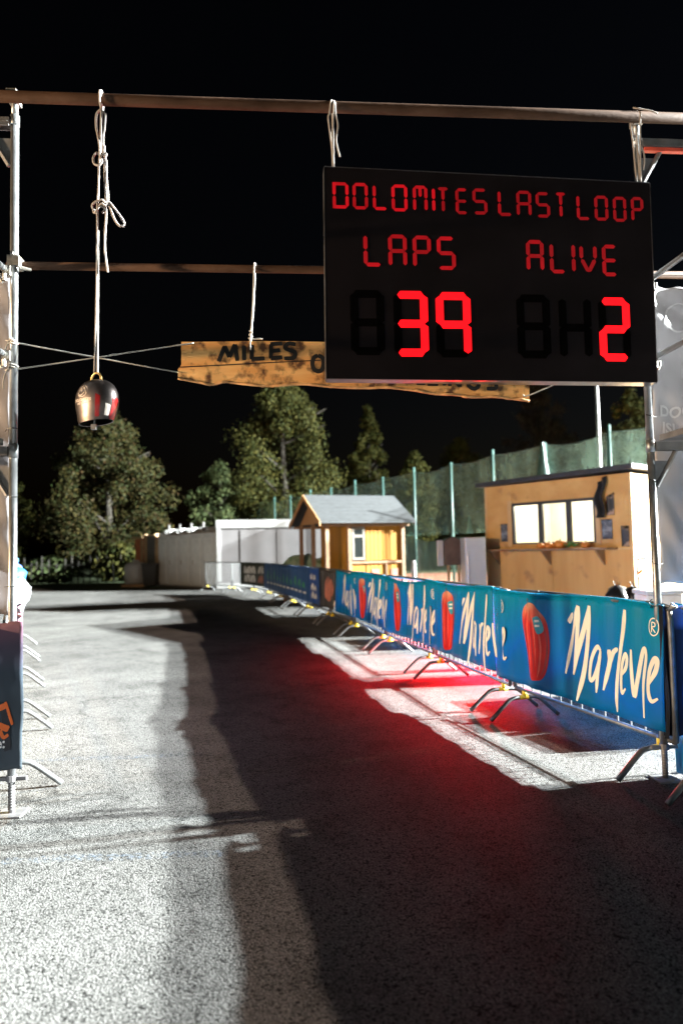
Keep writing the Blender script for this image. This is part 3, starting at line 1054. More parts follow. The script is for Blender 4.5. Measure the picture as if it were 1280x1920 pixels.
for xx in (.0, .22):
    c = MB(o)
    c.box((o.x + xx, o.y + .1, 0), (o.x + xx + .05, o.y + .15, 1.12))
    c.build('leg', M['tan'], root)
c = MB(o)
c.box((o.x - .2, o.y + .06, 1.1), (o.x - .08, o.y + .2, 1.64))
c.build('side_panel', M['white_plastic'], root, bevel=.01)
o = Vector((1.68, 16.2, 0))
root = thing('bollard', 'white rounded bollard between kiosk and court fence', 'bollard', o)
c = MB(o)
c.lathe([(.07, 0), (.06, .05), (.055, 1.1), (.04, 1.19), (.001, 1.21)], o, (1, 0, 0), (0, 1, 0), 14)
c.build('post', M['white_plastic'], root, True)
c = MB(o)
c.lathe([(.12, 0), (.12, .03), (.06, .04)], o, (1, 0, 0), (0, 1, 0), 14)
c.build('base', M['white_plastic'], root, True)

# green tarp heap on a pallet behind the blue banner
o = Vector((-1.1, 20.4, 0))
root = thing('tarp_heap', 'crumpled green and white tarp heap behind the banners', 'tarp', o)
c = MB(o)
c.grid(lambda a, b: o + Vector(((a - .5) * 1.5, (b - .5) * .9, .95 + .5 * math.sin(math.pi * a) ** .5 * math.sin(math.pi * b) ** .5 * (.75 + .5 * noise.noise(Vector((a * 6, b * 5, 1)))) - .2 * (abs(a - .5) > .46))), 30, 20)
c.build('tarp', M['tarp_green'], root, True)
c = MB(o)
c.box((o.x - .65, o.y - .4, .02), (o.x + .65, o.y + .4, .94))
c.build('crate_stack', M['brown_box'], root, bevel=.02)


# bin bags, hand truck, foam box at the near hut corner
def bag(label, c0, r_, h_, seed):
    root = thing('bin_bag', label, 'bin bag', c0, group='black bin bags by the hut')
    c = MB(c0)
    prof = [(.02, 0), (.8, .02), (1.02, .25), (.95, .55), (.6, .8), (.2, .9)]
    n = 22
    c.lathe([(r * r_, z * h_) for r, z in prof], c0, (1, 0, 0), (0, 1, 0), n)
    for v in c.v:
        k = noise.noise((v - Vector(c0)) * 7 + Vector((seed, 0, 0)))
        d = v - Vector(c0)
        v += Vector((d.x, d.y, 0)) * k * .35
        v.z += k * .03 if v.z > .05 else 0
    c.build('bag', M['bag'], root, True)
    c = MB(c0)
    t0 = Vector(c0) + Z * h_ * .88
    for k in range(7):
        a = k * .9
        c.add([t0 + Vector((math.cos(a) * .03, math.sin(a) * .03, 0)), t0 + Vector((math.cos(a + .5) * .03, math.sin(a + .5) * .03, 0)), t0 + Vector((math.cos(a + .3) * .09, math.sin(a + .3) * .09, .1))], [(0, 1, 2)])
    c.build('tied_neck', M['bag'], root)


BZ = .42
o = Vector((4.55, 10.9, 0))
root = thing('low_table', 'low wooden bench carrying the bin bags', 'bench', o)
c = MB(o)
c.box((o.x - .45, o.y - .25, BZ - .04), (o.x + .75, o.y + .3, BZ))
c.build('top', M['tan'], root, bevel=.006)
for xx in (-.4, .66):
    for yy in (-.2, .22):
        c = MB(o)
        c.box((o.x + xx, o.y + yy, 0), (o.x + xx + .05, o.y + yy + .05, BZ - .04))
        c.build('leg', M['tan'], root)
bag('dull black bin bag on the left at the hut corner', (4.33, 10.85, BZ), .2, .46, 1)
bag('shiny black bin bag on the right at the hut corner', (4.6, 10.85, BZ), .19, .44, 6)
o = Vector((4.15, 8.9, 0))
root = thing('foam_box', 'pale foam box behind the barrier by the right scaffold', 'box', o)
c = MB(o)
c.box((o.x - .22, o.y, .52), (o.x + .25, o.y + .4, .82))
c.build('box', M['foam'], root, bevel=.015)
c = MB(o)
c.box((o.x - .24, o.y - .02, .823), (o.x + .27, o.y + .42, .88))
c.build('lid', M['white_plastic'], root, bevel=.012)
c = MB(o)
c.box((o.x - .25, o.y - .02, .0), (o.x + .3, o.y + .44, .515))
c.build('crate_below', M['grey_board'], root, bevel=.012)
o = Vector((4.3, 9.6, 0))
root = thing('hand_truck', 'blue hand truck leaning by the hut end wall', 'hand truck', o)
c = MB(o)
c.tube(smooth_pts([(o.x - .12, o.y, .1), (o.x - .12, o.y + .1, .8), (o.x - .12, o.y + .14, 1.2), (o.x - .08, o.y + .15, 1.27), (o.x + .08, o.y + .15, 1.27), (o.x + .12, o.y + .14, 1.2), (o.x + .12, o.y + .1, .8), (o.x + .12, o.y, .1)], 4), .014, 8)
c.build('frame', M['blue_steel'], root, True)
c = MB(o)
c.box((o.x - .18, o.y - .22, .03), (o.x + .18, o.y, .045))
c.build('toe_plate', M['blue_steel'], root)
for z_ in (.4, .75, 1.0):
    c = MB(o)
    c.tube([(o.x - .12, o.y + .02 + z_ * .08, z_), (o.x + .12, o.y + .02 + z_ * .08, z_)], .009, 6)
    c.build('crossbar', M['blue_steel'], root)
for sx in (-1, 1):
    c = MB(o)
    c.tube([(o.x + sx * .15, o.y + .08, .12), (o.x + sx * .2, o.y + .08, .12)], .12, 16)
    c.build('wheel', M['tyre'], root, True)
    c = MB(o)
    c.tube([(o.x + sx * .12, o.y + .13, 1.06), (o.x + sx * .1, o.y + .02, 1.12)], .017, 6)
    c.build('grip', M['orange_plastic'], root)

# ------------------------------------------------------------------ fence path
FP = smooth_pts([(3.35, -1.6, 0), (2.75, 1.6, 0), (2.03, 4.42, 0), (1.52, 6.06, 0), (1.1, 7.9, 0), (.68, 9.7, 0), (.22, 11.7, 0), (-.27, 13.85, 0), (-.92, 16.2, 0), (-1.75, 19.4, 0), (-2.6, 22.3, 0), (-3.75, 24.5, 0), (-5.15, 26.2, 0)], 20)
cum = [0]
for i in range(1, len(FP)):
    cum.append(cum[-1] + (FP[i] - FP[i - 1]).length)
s0 = min(range(len(FP)), key=lambda i: (FP[i] - Vector((2.03, 4.42, 0))).length)
S0 = cum[s0]
SMAX = cum[-1] - S0


def path(s):
    t = s + S0
    i = max(1, min(len(cum) - 1, next((k for k in range(1, len(cum)) if cum[k] >= t), len(cum) - 1)))
    f = (t - cum[i - 1]) / (cum[i] - cum[i - 1])
    p = FP[i - 1].lerp(FP[i], f)
    d = (FP[i] - FP[i - 1]).normalized()
    return p, d, Vector((-d.y, d.x, 0))     # normal towards the road (left)


# crowd barrier prototype, local x along the fence, +y towards the road
BL = 1.93


def make_barrier():
    root = thing('crowd_barrier', 'crowd barrier', 'barrier')
    c = MB()
    r = .09
    c.tube(smooth_pts([(.03, 0, .25), (.03, 0, 1.0), (.06, 0, 1.07), (.13, 0, 1.1), (BL - .13, 0, 1.1), (BL - .06, 0, 1.07), (BL - .03, 0, 1.0), (BL - .03, 0, .25)], 3), .019, 8)
    c.tube([(.03, 0, .25), (BL - .03, 0, .25)], .016, 8)
    c.build('frame', M['barrier'], root, True)
    c = MB()
    c.tube([(0, 0, .25), (0, 0, 1.1)], .0075, 5)
    b0 = c.build('bar', M['barrier'], root)
    n = 13
    for i in range(n):
        b = b0 if i == 0 else b0.copy()
        if i:
            COL.objects.link(b)
            b.parent = root
        b.location.x = .03 + (i + 1) * (BL - .06) / (n + 1)
    for x in (.17, BL - .17):
        c = MB()
        c.tube(smooth_pts([(x, -.33, .016), (x, -.17, .155), (x, -.11, .185), (x, 0, .19), (x, .11, .185), (x, .17, .155), (x, .33, .016)], 4), .018, 8)
        c.tube([(x, 0, .19), (x, 0, .26)], .018, 8)
        ft = c.build('foot', M['barrier'], root, True)
        c = MB()
        c.tube([(x, .0, .2), (x, 0, .245)], .0195, 8)
        c.tube([(x, -.035, .1895), (x, .05, .1895)], .0195, 8)
        c.build('yellow_sleeve', M['yellow'], ft, True)
    return root


proto = make_barrier()


def place_barrier(p, ang, label, group, first=[True]):
    o = proto if first[0] else copy_tree(proto)
    first[0] = False
    o.location = p
    o.rotation_euler = (0, 0, ang)
    return tag(o, label, group=group)


ordn = ['nearest', 'second', 'third', 'fourth', 'fifth', 'sixth', 'seventh', 'eighth', 'ninth', 'tenth', 'eleventh', 'twelfth', 'thirteenth']
s = -.12
i = 0
while s + BL < SMAX + .3 and i < 13:
    p, d, n = path(s)
    p2, _, _ = path(s + BL)
    ang = math.atan2(p2.y - p.y, p2.x - p.x)
    place_barrier(p, ang, 'galvanised crowd barrier, %s from the right scaffold along the right fence' % ordn[i], 'barriers along the right fence')
    s += BL + .03
    i += 1
for k, s in enumerate((-2.15, -4.15, -5.9)):
    p, d, n = path(s)
    p2, _, _ = path(s + BL)
    place_barrier(p, math.atan2(p2.y - p.y, p2.x - p.x), 'crowd barrier outside the picture, towards the viewer, number %s' % ordn[k], 'barriers beside the viewer')

# ------------------------------------------------------------------ banners on the right fence
BAN_TOP = 1.088


def ban(s, z, k=0, off=0.0):
    """point on the hung banner cloth, s along the fence, z height"""
    p, d, n = path(s)
    v = (z - .3) / .8
    f = .010 * math.sin(s * 11 + k * 2) + .007 * math.sin(s * 23 + z * 2.5 + k) + .006 * math.sin(s * 41 + k * 3) * v + .012 * math.sin(z * 4 + s * 2.1)
    return p + n * (.045 + f + off + .012 * (1 - v)) + Vector((0, 0, z))


def ban_edges(s, k, sa, sb):
    if sb < .1:
        return .03, 1.10 + .012 * math.sin(s * 2.2) + .008 * math.sin(s * 7)
    top = BAN_TOP + .012 * math.sin(s * 3.3 + k) - .014 * math.sin(math.pi * (s - sa) / (sb - sa)) * ((k % 3) - .3) + (.012, .02, .002, .016, .0, .01, .0, .01)[k % 8]
    bot = .315 + .004 * math.sin(s * 2.6 + k * 1.7) + (.0, .03, .015, .035, .01, .02, .0, .02)[k % 8]
    return bot, top


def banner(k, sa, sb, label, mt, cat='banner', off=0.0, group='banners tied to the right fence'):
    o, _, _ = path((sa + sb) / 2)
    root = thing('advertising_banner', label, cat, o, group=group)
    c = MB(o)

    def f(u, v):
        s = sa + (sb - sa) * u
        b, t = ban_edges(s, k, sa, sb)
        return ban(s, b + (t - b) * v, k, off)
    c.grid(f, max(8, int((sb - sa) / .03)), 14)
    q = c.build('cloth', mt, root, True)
    q.modifiers.new('thick', 'SOLIDIFY').thickness = .002
    # folded top hem and cable ties
    c = MB(o)
    nn = int((sb - sa) / .06)
    c.tube([f(i_ / nn, 1) for i_ in range(nn + 1)], .008, 6)
    c.build('top_hem', mt, root, True)
    for u in (.04, .35, .66, .96):
        s_ = sa + (sb - sa) * u
        p, d, n = path(s_)
        c = MB(o)
        z = ban_edges(s_, k, sa, sb)[1]
        c.tube([p + n * .06 + Z * (z - .02), p + n * .02 + Z * 1.122, p - n * .02 + Z * 1.10], .003, 5)
        c.build('cable_tie', M['zip'], root)
    return root, o


STR = dict(M=[[(.925, .901), (.856, .978)], [(.767, 1.041), (.86, .828), (.983, .502)], [(.765, 1.039), (.8, .79), (.856, .516)], [(.856, .52), (.756, .784), (.655, 1.047)], [(.653, 1.049), (.683, .804), (.733, .546), (.807, .303 + .03)]],
           a=[[(.546, .735), (.59, .756), (.649, .657), (.667, .524), (.62, .532), (.56, .67), (.549, .735)], [(.549, .735), (.576, .582), (.587, .433)]],
           r=[[(.471, .754), (.465, .663), (.52, .463)], [(.473, .641), (.433, .74), (.385, .769)]],
           l=[[(.294, 1.047), (.314, .908), (.38, .614), (.393, .448), (.379, .341)]],
           e=[[(.325, .603), (.275, .661), (.266, .728), (.291, .741), (.324, .664), (.331, .541), (.314, .485), (.276, .521)]],
           n=[[(.217, .789), (.214, .661), (.189, .49), (.16, .591), (.111, .798), (.078, .759), (.103, .582), (.093, .367)]],
           e2=[[(.044, .592), (-.01, .677), (-.024, .746), (-.002, .756), (.039, .669), (.049, .553), (.021, .49), (-.028, .513)]])
APPLE = [(1.428, 1.019), (1.509, .979), (1.537, .881), (1.521, .706), (1.478, .498), (1.434, .389), (1.35, .385), (1.262, .416), (1.202, .504), (1.159, .677), (1.175, .83), (1.22, .922), (1.299, .994), (1.36, 1.02)]
STICK = [(1.359, .897), (1.279, .919), (1.234, .872), (1.228, .8), (1.292, .772), (1.332, .814)]


def fill_print(mb, poly, fn, ctr=None):
    """closed outline filled with rings so that it follows the cloth"""
    P = smooth_pts([Vector((a, b, 0)) for a, b in poly + [poly[0]]], 4)[:-1]
    cx = sum(p.x for p in P) / len(P)
    cy = sum(p.y for p in P) / len(P)
    n = len(P)
    K_ = 6
    vs = [fn(cx + (p.x - cx) * k / K_, cy + (p.y - cy) * k / K_) for k in range(1, K_ + 1) for p in P] + [fn(cx, cy)]
    fs = [(k * n + i, k * n + (i + 1) % n, (k + 1) * n + (i + 1) % n, (k + 1) * n + i) for k in range(K_ - 1) for i in range(n)]
    fs += [(len(vs) - 1, i, (i + 1) % n) for i in range(n)]
    mb.add(vs, fs)


PER = 1.83
which = ['nearest to the right scaffold', 'second from the right scaffold', 'third from the right scaffold', 'fourth from the right scaffold', 'farthest of its kind, beside the grey banner']
for k in range(5):
    sa = -.07 if k == 0 else 2.02 + (k - 1) * PER + .02
    sb = 2.06 + k * PER if k < 4 else 2.02 + 3 * PER + 1.45
    off = .012 * (k % 2)
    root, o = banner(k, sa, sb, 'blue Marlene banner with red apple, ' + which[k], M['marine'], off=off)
    sh = k * PER

    def fn(a, b, kk=k, o_=off, sh_=sh, lay=.004):
        return ban(a + sh_, b, kk, o_ + lay)
    for key, strokes in STR.items():
        c = MB(o)
        for j, st in enumerate(strokes):
            ribbon(c, st, .044 if key in 'Ml' else .034, lambda a, b: fn(a, b, lay=.0035 + .0006 * j), taper=(.6, .4))
        c.build('letter', M['cream'], root)
    if k < 4:
        c = MB(o)
        fill_print(c, APPLE, fn)
        ap = c.build('apple_print', M['apple'], root)
        for st_, mt_, wd_ in (([(1.44, .97), (1.48, .8), (1.45, .6), (1.41, .43)], 'apple_light', .03), ([(1.40, .96), (1.39, .75), (1.38, .55), (1.37, .41)], 'apple_dark', .028), ([(1.33, .97), (1.27, .7), (1.30, .5), (1.33, .41)], 'apple_light', .022), ([(1.27, .95), (1.195, .72), (1.225, .53), (1.28, .43)], 'apple_dark', .026), ([(1.47, .95), (1.512, .82), (1.49, .62), (1.45, .45)], 'apple_dark', .02), ([(1.37, .93), (1.345, .72), (1.345, .5)], 'apple_light', .016)):
            c = MB(o)
            ribbon(c, st_, wd_, lambda a, b: fn(a, b, lay=.0055), taper=(.1, .1))
            c.build('apple_streak', M[mt_], ap)
        c = MB(o)
        fill_print(c, STICK, lambda a, b: fn(a, b, lay=.0065))
        stk = c.build('fruit_sticker', M['sticker'], ap)
        c = MB(o)
        for zz in (.87, .83):
            ribbon(c, [(1.325, zz + .005), (1.262, zz + .012)], .018, lambda a, b: fn(a, b, lay=.0072), taper=(1, 1))
        c.build('sticker_lettering', M['cream'], ap)
        c = MB(o)
        ribbon(c, [(1.425, 1.058), (1.432, .985)], .012, lambda a, b: fn(a, b, lay=.007))
        c.build('stalk', M['brown_wood'], ap)
    c = MB(o)
    rc = [(.006 + .04 * math.cos(t_ * math.pi / 6), .96 + .055 * math.sin(t_ * math.pi / 6)) for t_ in range(13)]
    ribbon(c, rc, .008, fn, 3, (1, 1))
    ribbon(c, [(.022, .925), (.02, .99)], .008, fn, taper=(1, 1))
    ribbon(c, [(.02, .99), (-.002, .985), (-.004, .965), (.018, .957), (-.008, .925)], .008, fn, 3, (1, 1))
    c.build('registered_mark', M['cream'], root)

S1 = 2.02 + 3 * PER + 1.5
# grey banner
root, o = banner(5, S1, S1 + 1.35, 'dark grey banner with salmon picture between two blue banners', M['grey_banner'])
c = MB(o)
fill_print(c, [(S1 + .3, .9), (S1 + .75, .95), (S1 + .95, .7), (S1 + .85, .5), (S1 + .4, .48), (S1 + .22, .7)], lambda a, b: ban(a, b, 5, .004))
c.build('picture_print', M['salmon'], root)
for tx, uu, zz, sz in (('18', .65, .62, .2),):
    pass
S2 = S1 + 1.38
S3 = S2 + 7.6
root, o = banner(6, S2, S3, 'long dark blue banner with green figures and white line', M['navy2'])


def put_text(txt, size, s_c, z_b, k, mt, root, o, name='lettering', off=.004, stretch=1.0, bold=0.004):
    vs, fs = text_geo(txt, size, True, bold)
    c = MB(o)
    # text runs left to right in the picture = decreasing s
    c.add([ban(s_c - x * stretch, z_b + y, k, off) for x, y in vs], fs)
    return c.build(name, mt, root)


c = MB(o)
c.grid(lambda u, v: ban(S2 + .02 + u * .95, .34 + v * .72, 6, .004), 30, 10)
c.build('end_panel', M['blue2'], root, True)
# end panel: three short lines of white script (too blurred to read in the picture)
for z_, L_ in ((.83, .55), (.60, .48), (.42, .5)):
    c = MB(o)
    for j in range(4):
        x0 = S2 + .25 + j * L_ / 4
        ribbon(c, [(x0, z_ + .02), (x0 + .05, z_ + .16 - .05 * (j % 2)), (x0 + .09, z_)], .045, lambda a, b: ban(a, b, 6, .007), 4)
    c.build('script_print', M['white_print'], root)
for j in range(11):
    sc_ = S2 + 1.35 + j * .56
    c = MB(o)
    hh = (.34, .22, .3, .18)[j % 4]
    ribbon(c, [(sc_, .58), (sc_ + .03, .58 + hh * .6), (sc_, .58 + hh)], .11, lambda a, b: ban(a, b, 6, .004), 4)
    ribbon(c, [(sc_ + .16, .62), (sc_ + .2, .7 + .06 * (j % 3)), (sc_ + .3, .66)], .12, lambda a, b: ban(a, b, 6, .0045), 4)
    c.build('figure_print', M['green_print'], root)
c = MB(o)
for j in range(11):
    ribbon(c, [(S2 + 1.2 + j * .56, .52), (S2 + 1.6 + j * .56, .515)], .05, lambda a, b: ban(a, b, 6, .004), 4)
c.build('white_line_print', M['white_print'], root)
S4 = min(SMAX - .02, S3 + 2.6)
root, o = banner(7, S3 + .03, S4, 'black banner with bold white lettering at the far fence end', M['olive'])
W_ = S4 - S3
# bold white print, too blurred in the picture to read
for c0_, wd_, zz_, nst, mt_ in ((.70, .42, .84, 5, 'white_print'), (.70, .40, .55, 4, 'white_print'), (.2, .22, .86, 4, 'white_print'), (.2, .22, .56, 4, 'salmon')):
    for j in range(nst):
        c = MB(o)
        x0 = S3 + W_ * (c0_ - wd_ / 2 + wd_ * j / nst)
        ribbon(c, [(x0, zz_ - .1), (x0 + .03, zz_ + .1), (x0 + .12, zz_ + .08 - .12 * (j % 2)), (x0 + .15, zz_ - .1)], .075, lambda a, b: ban(a, b, 7, .004), 4, (1, 1))
        c.build('bold_print', M[mt_], root)
# banner cloth beside the viewer, outside the picture on the right
root, o = banner(2, -6.0, -.33, 'plain blue banner on the barriers beside the viewer', M['marine'], group='banners beside the viewer')
root, o = banner(3, -.42, .02, 'added narrow blue cloth blocking light in the right scaffold gap', M['marine'], off=-.15, group='banners beside the viewer')  # strip added to stop floodlight passing through the slit between banners

# ------------------------------------------------------------------ left fence
LF0, LF1 = Vector((-2.03, 4.2, 0)), Vector((-5.85, 12.35, 0))
ld = (LF1 - LF0).normalized()
ln = Vector((ld.y, -ld.x, 0))       # towards the road (right)
for k in range(4):
    p = LF0 + ld * (.06 + k * (BL + .12)) - ln * .03
    place_barrier(p + ld * BL, math.atan2(-ld.y, -ld.x), 'galvanised crowd barrier, %s from the left scaffold along the left fence' % ordn[k], 'barriers along the left fence')


def lban(s, z, off=0):
    f = .012 * math.sin(s * 9) + .008 * math.sin(s * 21 + z * 3) + .015 * math.sin(z * 6 + s)
    return LF0 + ld * s + ln * (.035 + f + off) + Z * z


o = LF0 + ld * 4
root = thing('advertising_banner', 'mauve and slate banner along the left fence, seen edge-on', 'banner', o, group='banners tied to the left fence')
c = MB(o)
c.grid(lambda u, v: lban(.0 + u * 8.0, .3 + v * (.80 + .015 * math.sin(u * 40))), 220, 12)
q = c.build('cloth', M['mauve'], root, True)
q.modifiers.new('thick', 'SOLIDIFY').thickness = .002

VF0, VF1 = Vector((-2.06, 3.35, 0)), Vector((-1.75, -2.2, 0))  # unseen barriers and banner, added to shade the road from the work light
vd = (VF1 - VF0).normalized()
for k in range(3):
    place_barrier(VF0 + vd * k * (BL + .05), math.atan2(vd.y, vd.x), 'added crowd barrier beside the viewer on the left, number %s' % ordn[k], 'added barriers beside the viewer on the left')
o = VF0 + vd * 3
root = thing('advertising_banner', 'added black banner shading the road, beside the viewer on the left', 'banner', o, group='banners beside the viewer')
c = MB(o)
c.grid(lambda u, v: VF0 + vd * (u * 6.7 - .73) + Vector((.03 + .012 * math.sin(u * 60), 0, .06 + v * 1.03)), 90, 8)
q = c.build('cloth', M['dark_print'], root, True)
q.modifiers.new('thick', 'SOLIDIFY').thickness = .002

# ------------------------------------------------------------------ scaffold towers
PL = Vector((-1.953, 4.057, 0))
pe = Vector((.9961, .0882, 0))
pb = Vector((-.0882, .9961, 0))


def T(u, w_, z):
    """portal frame: u along the gateway from the left post, w_ away from the viewer"""
    return PL + pe * u + pb * w_ + Z * z


TR = .0242
BAY = 2.57


def tower(label, u_in, sg):
    """sg -1: tower stands left of its inner post, +1: right of it"""
    o = T(u_in, 0, 0)
    root = thing('scaffold_tower', label, 'scaffold', o, group='scaffold towers of the gateway')
    u_out = u_in + sg * .73
    for w_ in (0, -BAY):
        for u_ in (u_in, u_out):
            c = MB(o)
            c.tube([T(u_, w_, .2), T(u_, w_, 2.11)], TR, 14)
            c.tube([T(u_, w_, 2.13), T(u_, w_, 4.2)], TR, 14)
            c.tube([T(u_, w_, 4.2), T(u_, w_, 4.36)], TR * .84, 14)
            ps = c.build('post', M['galv'], root, True)
            c = MB(o)
            c.tube([T(u_, w_, 2.085), T(u_, w_, 2.165)], TR * 1.16, 14)
            c.build('collar', M['galv'], ps, True)
            c = MB(o)
            c.tube([T(u_, w_, 4.135), T(u_, w_, 4.2)], TR * 1.14, 14)
            c.build('collar', M['galv'], ps, True)
            c = MB(o)
            c.tube([T(u_, w_, .012), T(u_, w_, .26)], .0175, 10)
            for k in range(10):
                c.tube([T(u_, w_, .03 + k * .016), T(u_, w_, .038 + k * .016)], .0192, 10)
            jk = c.build('jack_spindle', M['galv2'], ps, True)
            c = MB(o)
            c.obox(T(u_, w_, .006), pe * .075, pb * .075, Z * .006)
            c.build('base_plate', M['galv2'], ps, bevel=.003)
            c = MB(o)
            c.obox(T(u_, w_, .205), pe * .085, pb * .012, Z * .011)
            c.tube([T(u_, w_, .19), T(u_, w_, .225)], .03, 10)
            c.build('jack_nut', M['galv2'], ps)
        for zt in (2.13, 4.155):
            c = MB(o)
            a, b_ = u_in + sg * (TR + .001), u_out - sg * (TR + .001)
            um, hw = (a + b_) / 2, abs(b_ - a) / 2
            c.obox(T(um, w_, zt + .018), pe * hw, pb * .028, Z * .004)
            c.obox(T(um, w_ - .025, zt - .01), pe * hw, pb * .003, Z * .0235)
            c.obox(T(um, w_ + .025, zt - .01), pe * hw, pb * .003, Z * .0235)
            c.obox(T(um, w_ - .031, zt - .03), pe * hw, pb * .006, Z * .0035)
            c.obox(T(um, w_ - .0265, zt - .002), pe * hw * .97, pb * .004, Z * .003)
            c.build('transom', M['galv2'], root)
            for u_, dr_ in ((u_in, sg), (u_out, -sg)):
                c = MB(o)
                c.tube([T(u_ + dr_ * .03, w_, zt - .27), T(u_ + dr_ * .17, w_, zt - .035)], .016, 8)
                c.prism([T(u_ + dr_ * TR, w_ - .003, zt - .10), T(u_ + dr_ * .115, w_ - .003, zt - .10), T(u_ + dr_ * TR, w_ - .003, zt - .27)], pb * .006)
                c.build('gusset', M['galv2'], root)
    # guard rails running from the front frame towards the viewer
    for zz in (3.26, 2.74):
        for u_ in (u_in, u_out):
            c = MB(o)
            c.tube([T(u_ + sg * .052, -.03, zz - .03), T(u_ + sg * .052, -BAY + .03, zz - .03)], .019, 10)
            gr = c.build('guard_rail', M['galv'], root, True)
            for w_ in (-.02, -BAY + .02):
                c = MB(o)
                c.obox(T(u_ + sg * .03, w_, zz - .045), pe * .022, pb * .026, Z * .03)
                c.tube([T(u_ + sg * .04, w_ - .025, zz - .11), T(u_ + sg * .04, w_ - .025, zz - .07)], .012, 8)
                c.tube([T(u_ + sg * .052, w_ - .02, zz - .12), T(u_ + sg * .066, w_ - .02, zz - .095), T(u_ + sg * .066, w_ - .02, zz - .065)], .009, 8)
                c.build('wedge_coupler', M['coupler'], gr)
    # deck
    for k in range(2):
        c = MB(o)
        c.obox(T(u_in + sg * (.2 + .33 * k), -BAY / 2, 2.175), pe * .155, pb * (BAY / 2 - .03), Z * .02)
        c.build('deck_plank', M['galv2'], root, bevel=.004)
    return root


tL = tower('left scaffold tower with blue-lit inner post', 0, -1)
tR = tower('right scaffold tower beside the scoreboard', 3.981, 1)
# red underside strip on the right top transom
c = MB(T(3.981, 0, 0))
c.obox(T(4.35, -.012, 4.155 - .05), pe * .33, pb * .016, Z * .012)
c.build('red_strip', M['red_paint'], tR)

# ------------------------------------------------------------------ gateway tubes
o = T(2, -.065, 4.29)
c = MB(o)
c.tube([T(-1.2, -.062, 4.277 + .0), T(1, -.062, 4.284), T(3, -.062, 4.292), T(5.2, -.062, 4.30)], .034, 18)
top = thing('crossbar_tube', 'thick rusty top tube the bell and scoreboard hang from', 'tube', o)
c.build('tube', M['rust'], top, True)
for u_ in (0, 3.981):
    c = MB(o)
    c.obox(T(u_, -.02, 4.30), pe * .03, pb * .05, Z * .03)
    c.tube([T(u_ - .045, -.02, 4.30), T(u_ + .045, -.02, 4.30)], .01, 6)
    c.build('coupler', M['coupler'], top)
o = T(2, .05, 3.29)
low = thing('crossbar_tube', 'thinner brown tube lower down, carrying the wooden plank', 'tube', o)
c = MB(o)
c.tube([T(-.06, .05, 3.281), T(4.9, .05, 3.286)], .0242, 14)
c.build('tube', M['rust'], low, True)
for u_, s_ in ((0, 1), (3.981, -1)):
    c = MB(o)
    c.obox(T(u_, .02, 3.284), pe * .034, pb * .045, Z * .034)
    c.tube([T(u_, -.045, 3.325), T(u_, .02, 3.325)], .009, 8)
    c.tube([T(u_ + s_ * .04, -.02, 3.24), T(u_ + s_ * .1, .0, 3.235)], [.014, .008], 8)
    c.build('swivel_coupler', M['coupler'], low)


# ------------------------------------------------------------------ scoreboard
BO = .08          # cabinet centre stands this far in front of the posts


def Bp(u, z, off):
    return T(u, -off, z)


o = Bp(2.93, 2.52, BO)
sb = thing('scoreboard', 'black hanging scoreboard with red LAPS 39 and ALIVE 2', 'scoreboard', o)
CQ = [(1.876, 2.537), (3.975, 2.515), (3.986, 3.816), (1.888, 3.863)]
c = MB(o)
c.prism([Bp(u, z, .125) for u, z in CQ], pb * .085)
c.build('cabinet', M['black_board'], sb, bevel=.003)
for i in range(4):
    a, b_ = CQ[i], CQ[(i + 1) % 4]
    A, B = Bp(*a, .04), Bp(*b_, .04)
    dd = (B - A).normalized()
    c = MB(o)
    ou = dd.cross(pb).normalized() * -1
    cen = sum((Bp(u, z, .04) for u, z in CQ), Vector()) / 4
    md_ = (A + B) / 2
    if ou.dot(md_ - cen) < 0:
        ou = -ou
    c.obox(md_ + ou * .002 - pb * .041, dd * ((B - A).length / 2 - .002), ou * .0018, pb * .046)
    c.build('edge_trim', M['alu'], sb)


def seg(mb, p, q, w, off, cut=.5):
    p, q = Vector((*p, 0)), Vector((*q, 0))
    t = (q - p).normalized()
    n = Vector((-t.y, t.x, 0)) * w * .5
    e_ = t * w * cut
    P = [p, p + e_ + n, q - e_ + n, q, q - e_ - n, p + e_ - n]
    mb.add([Bp(v.x, v.y, off) for v in P], [tuple(range(6))])


GL = {'D': 'ABCDEF', 'O': 'ABCDEF', 'L': 'FED', 'M': 'ABCEFJ', 'I': 'JK', 'T': 'AJK', 'E': 'AFGED', 'S': 'AFGCD', 'A': 'ABCEFG', 'P': 'ABFEG', 'V': 'FBVW',
      '8': 'ABCDEFG', '3': 'ABGCD', '9': 'ABFGC', '2': 'ABGED', 'H': 'BCEFG'}


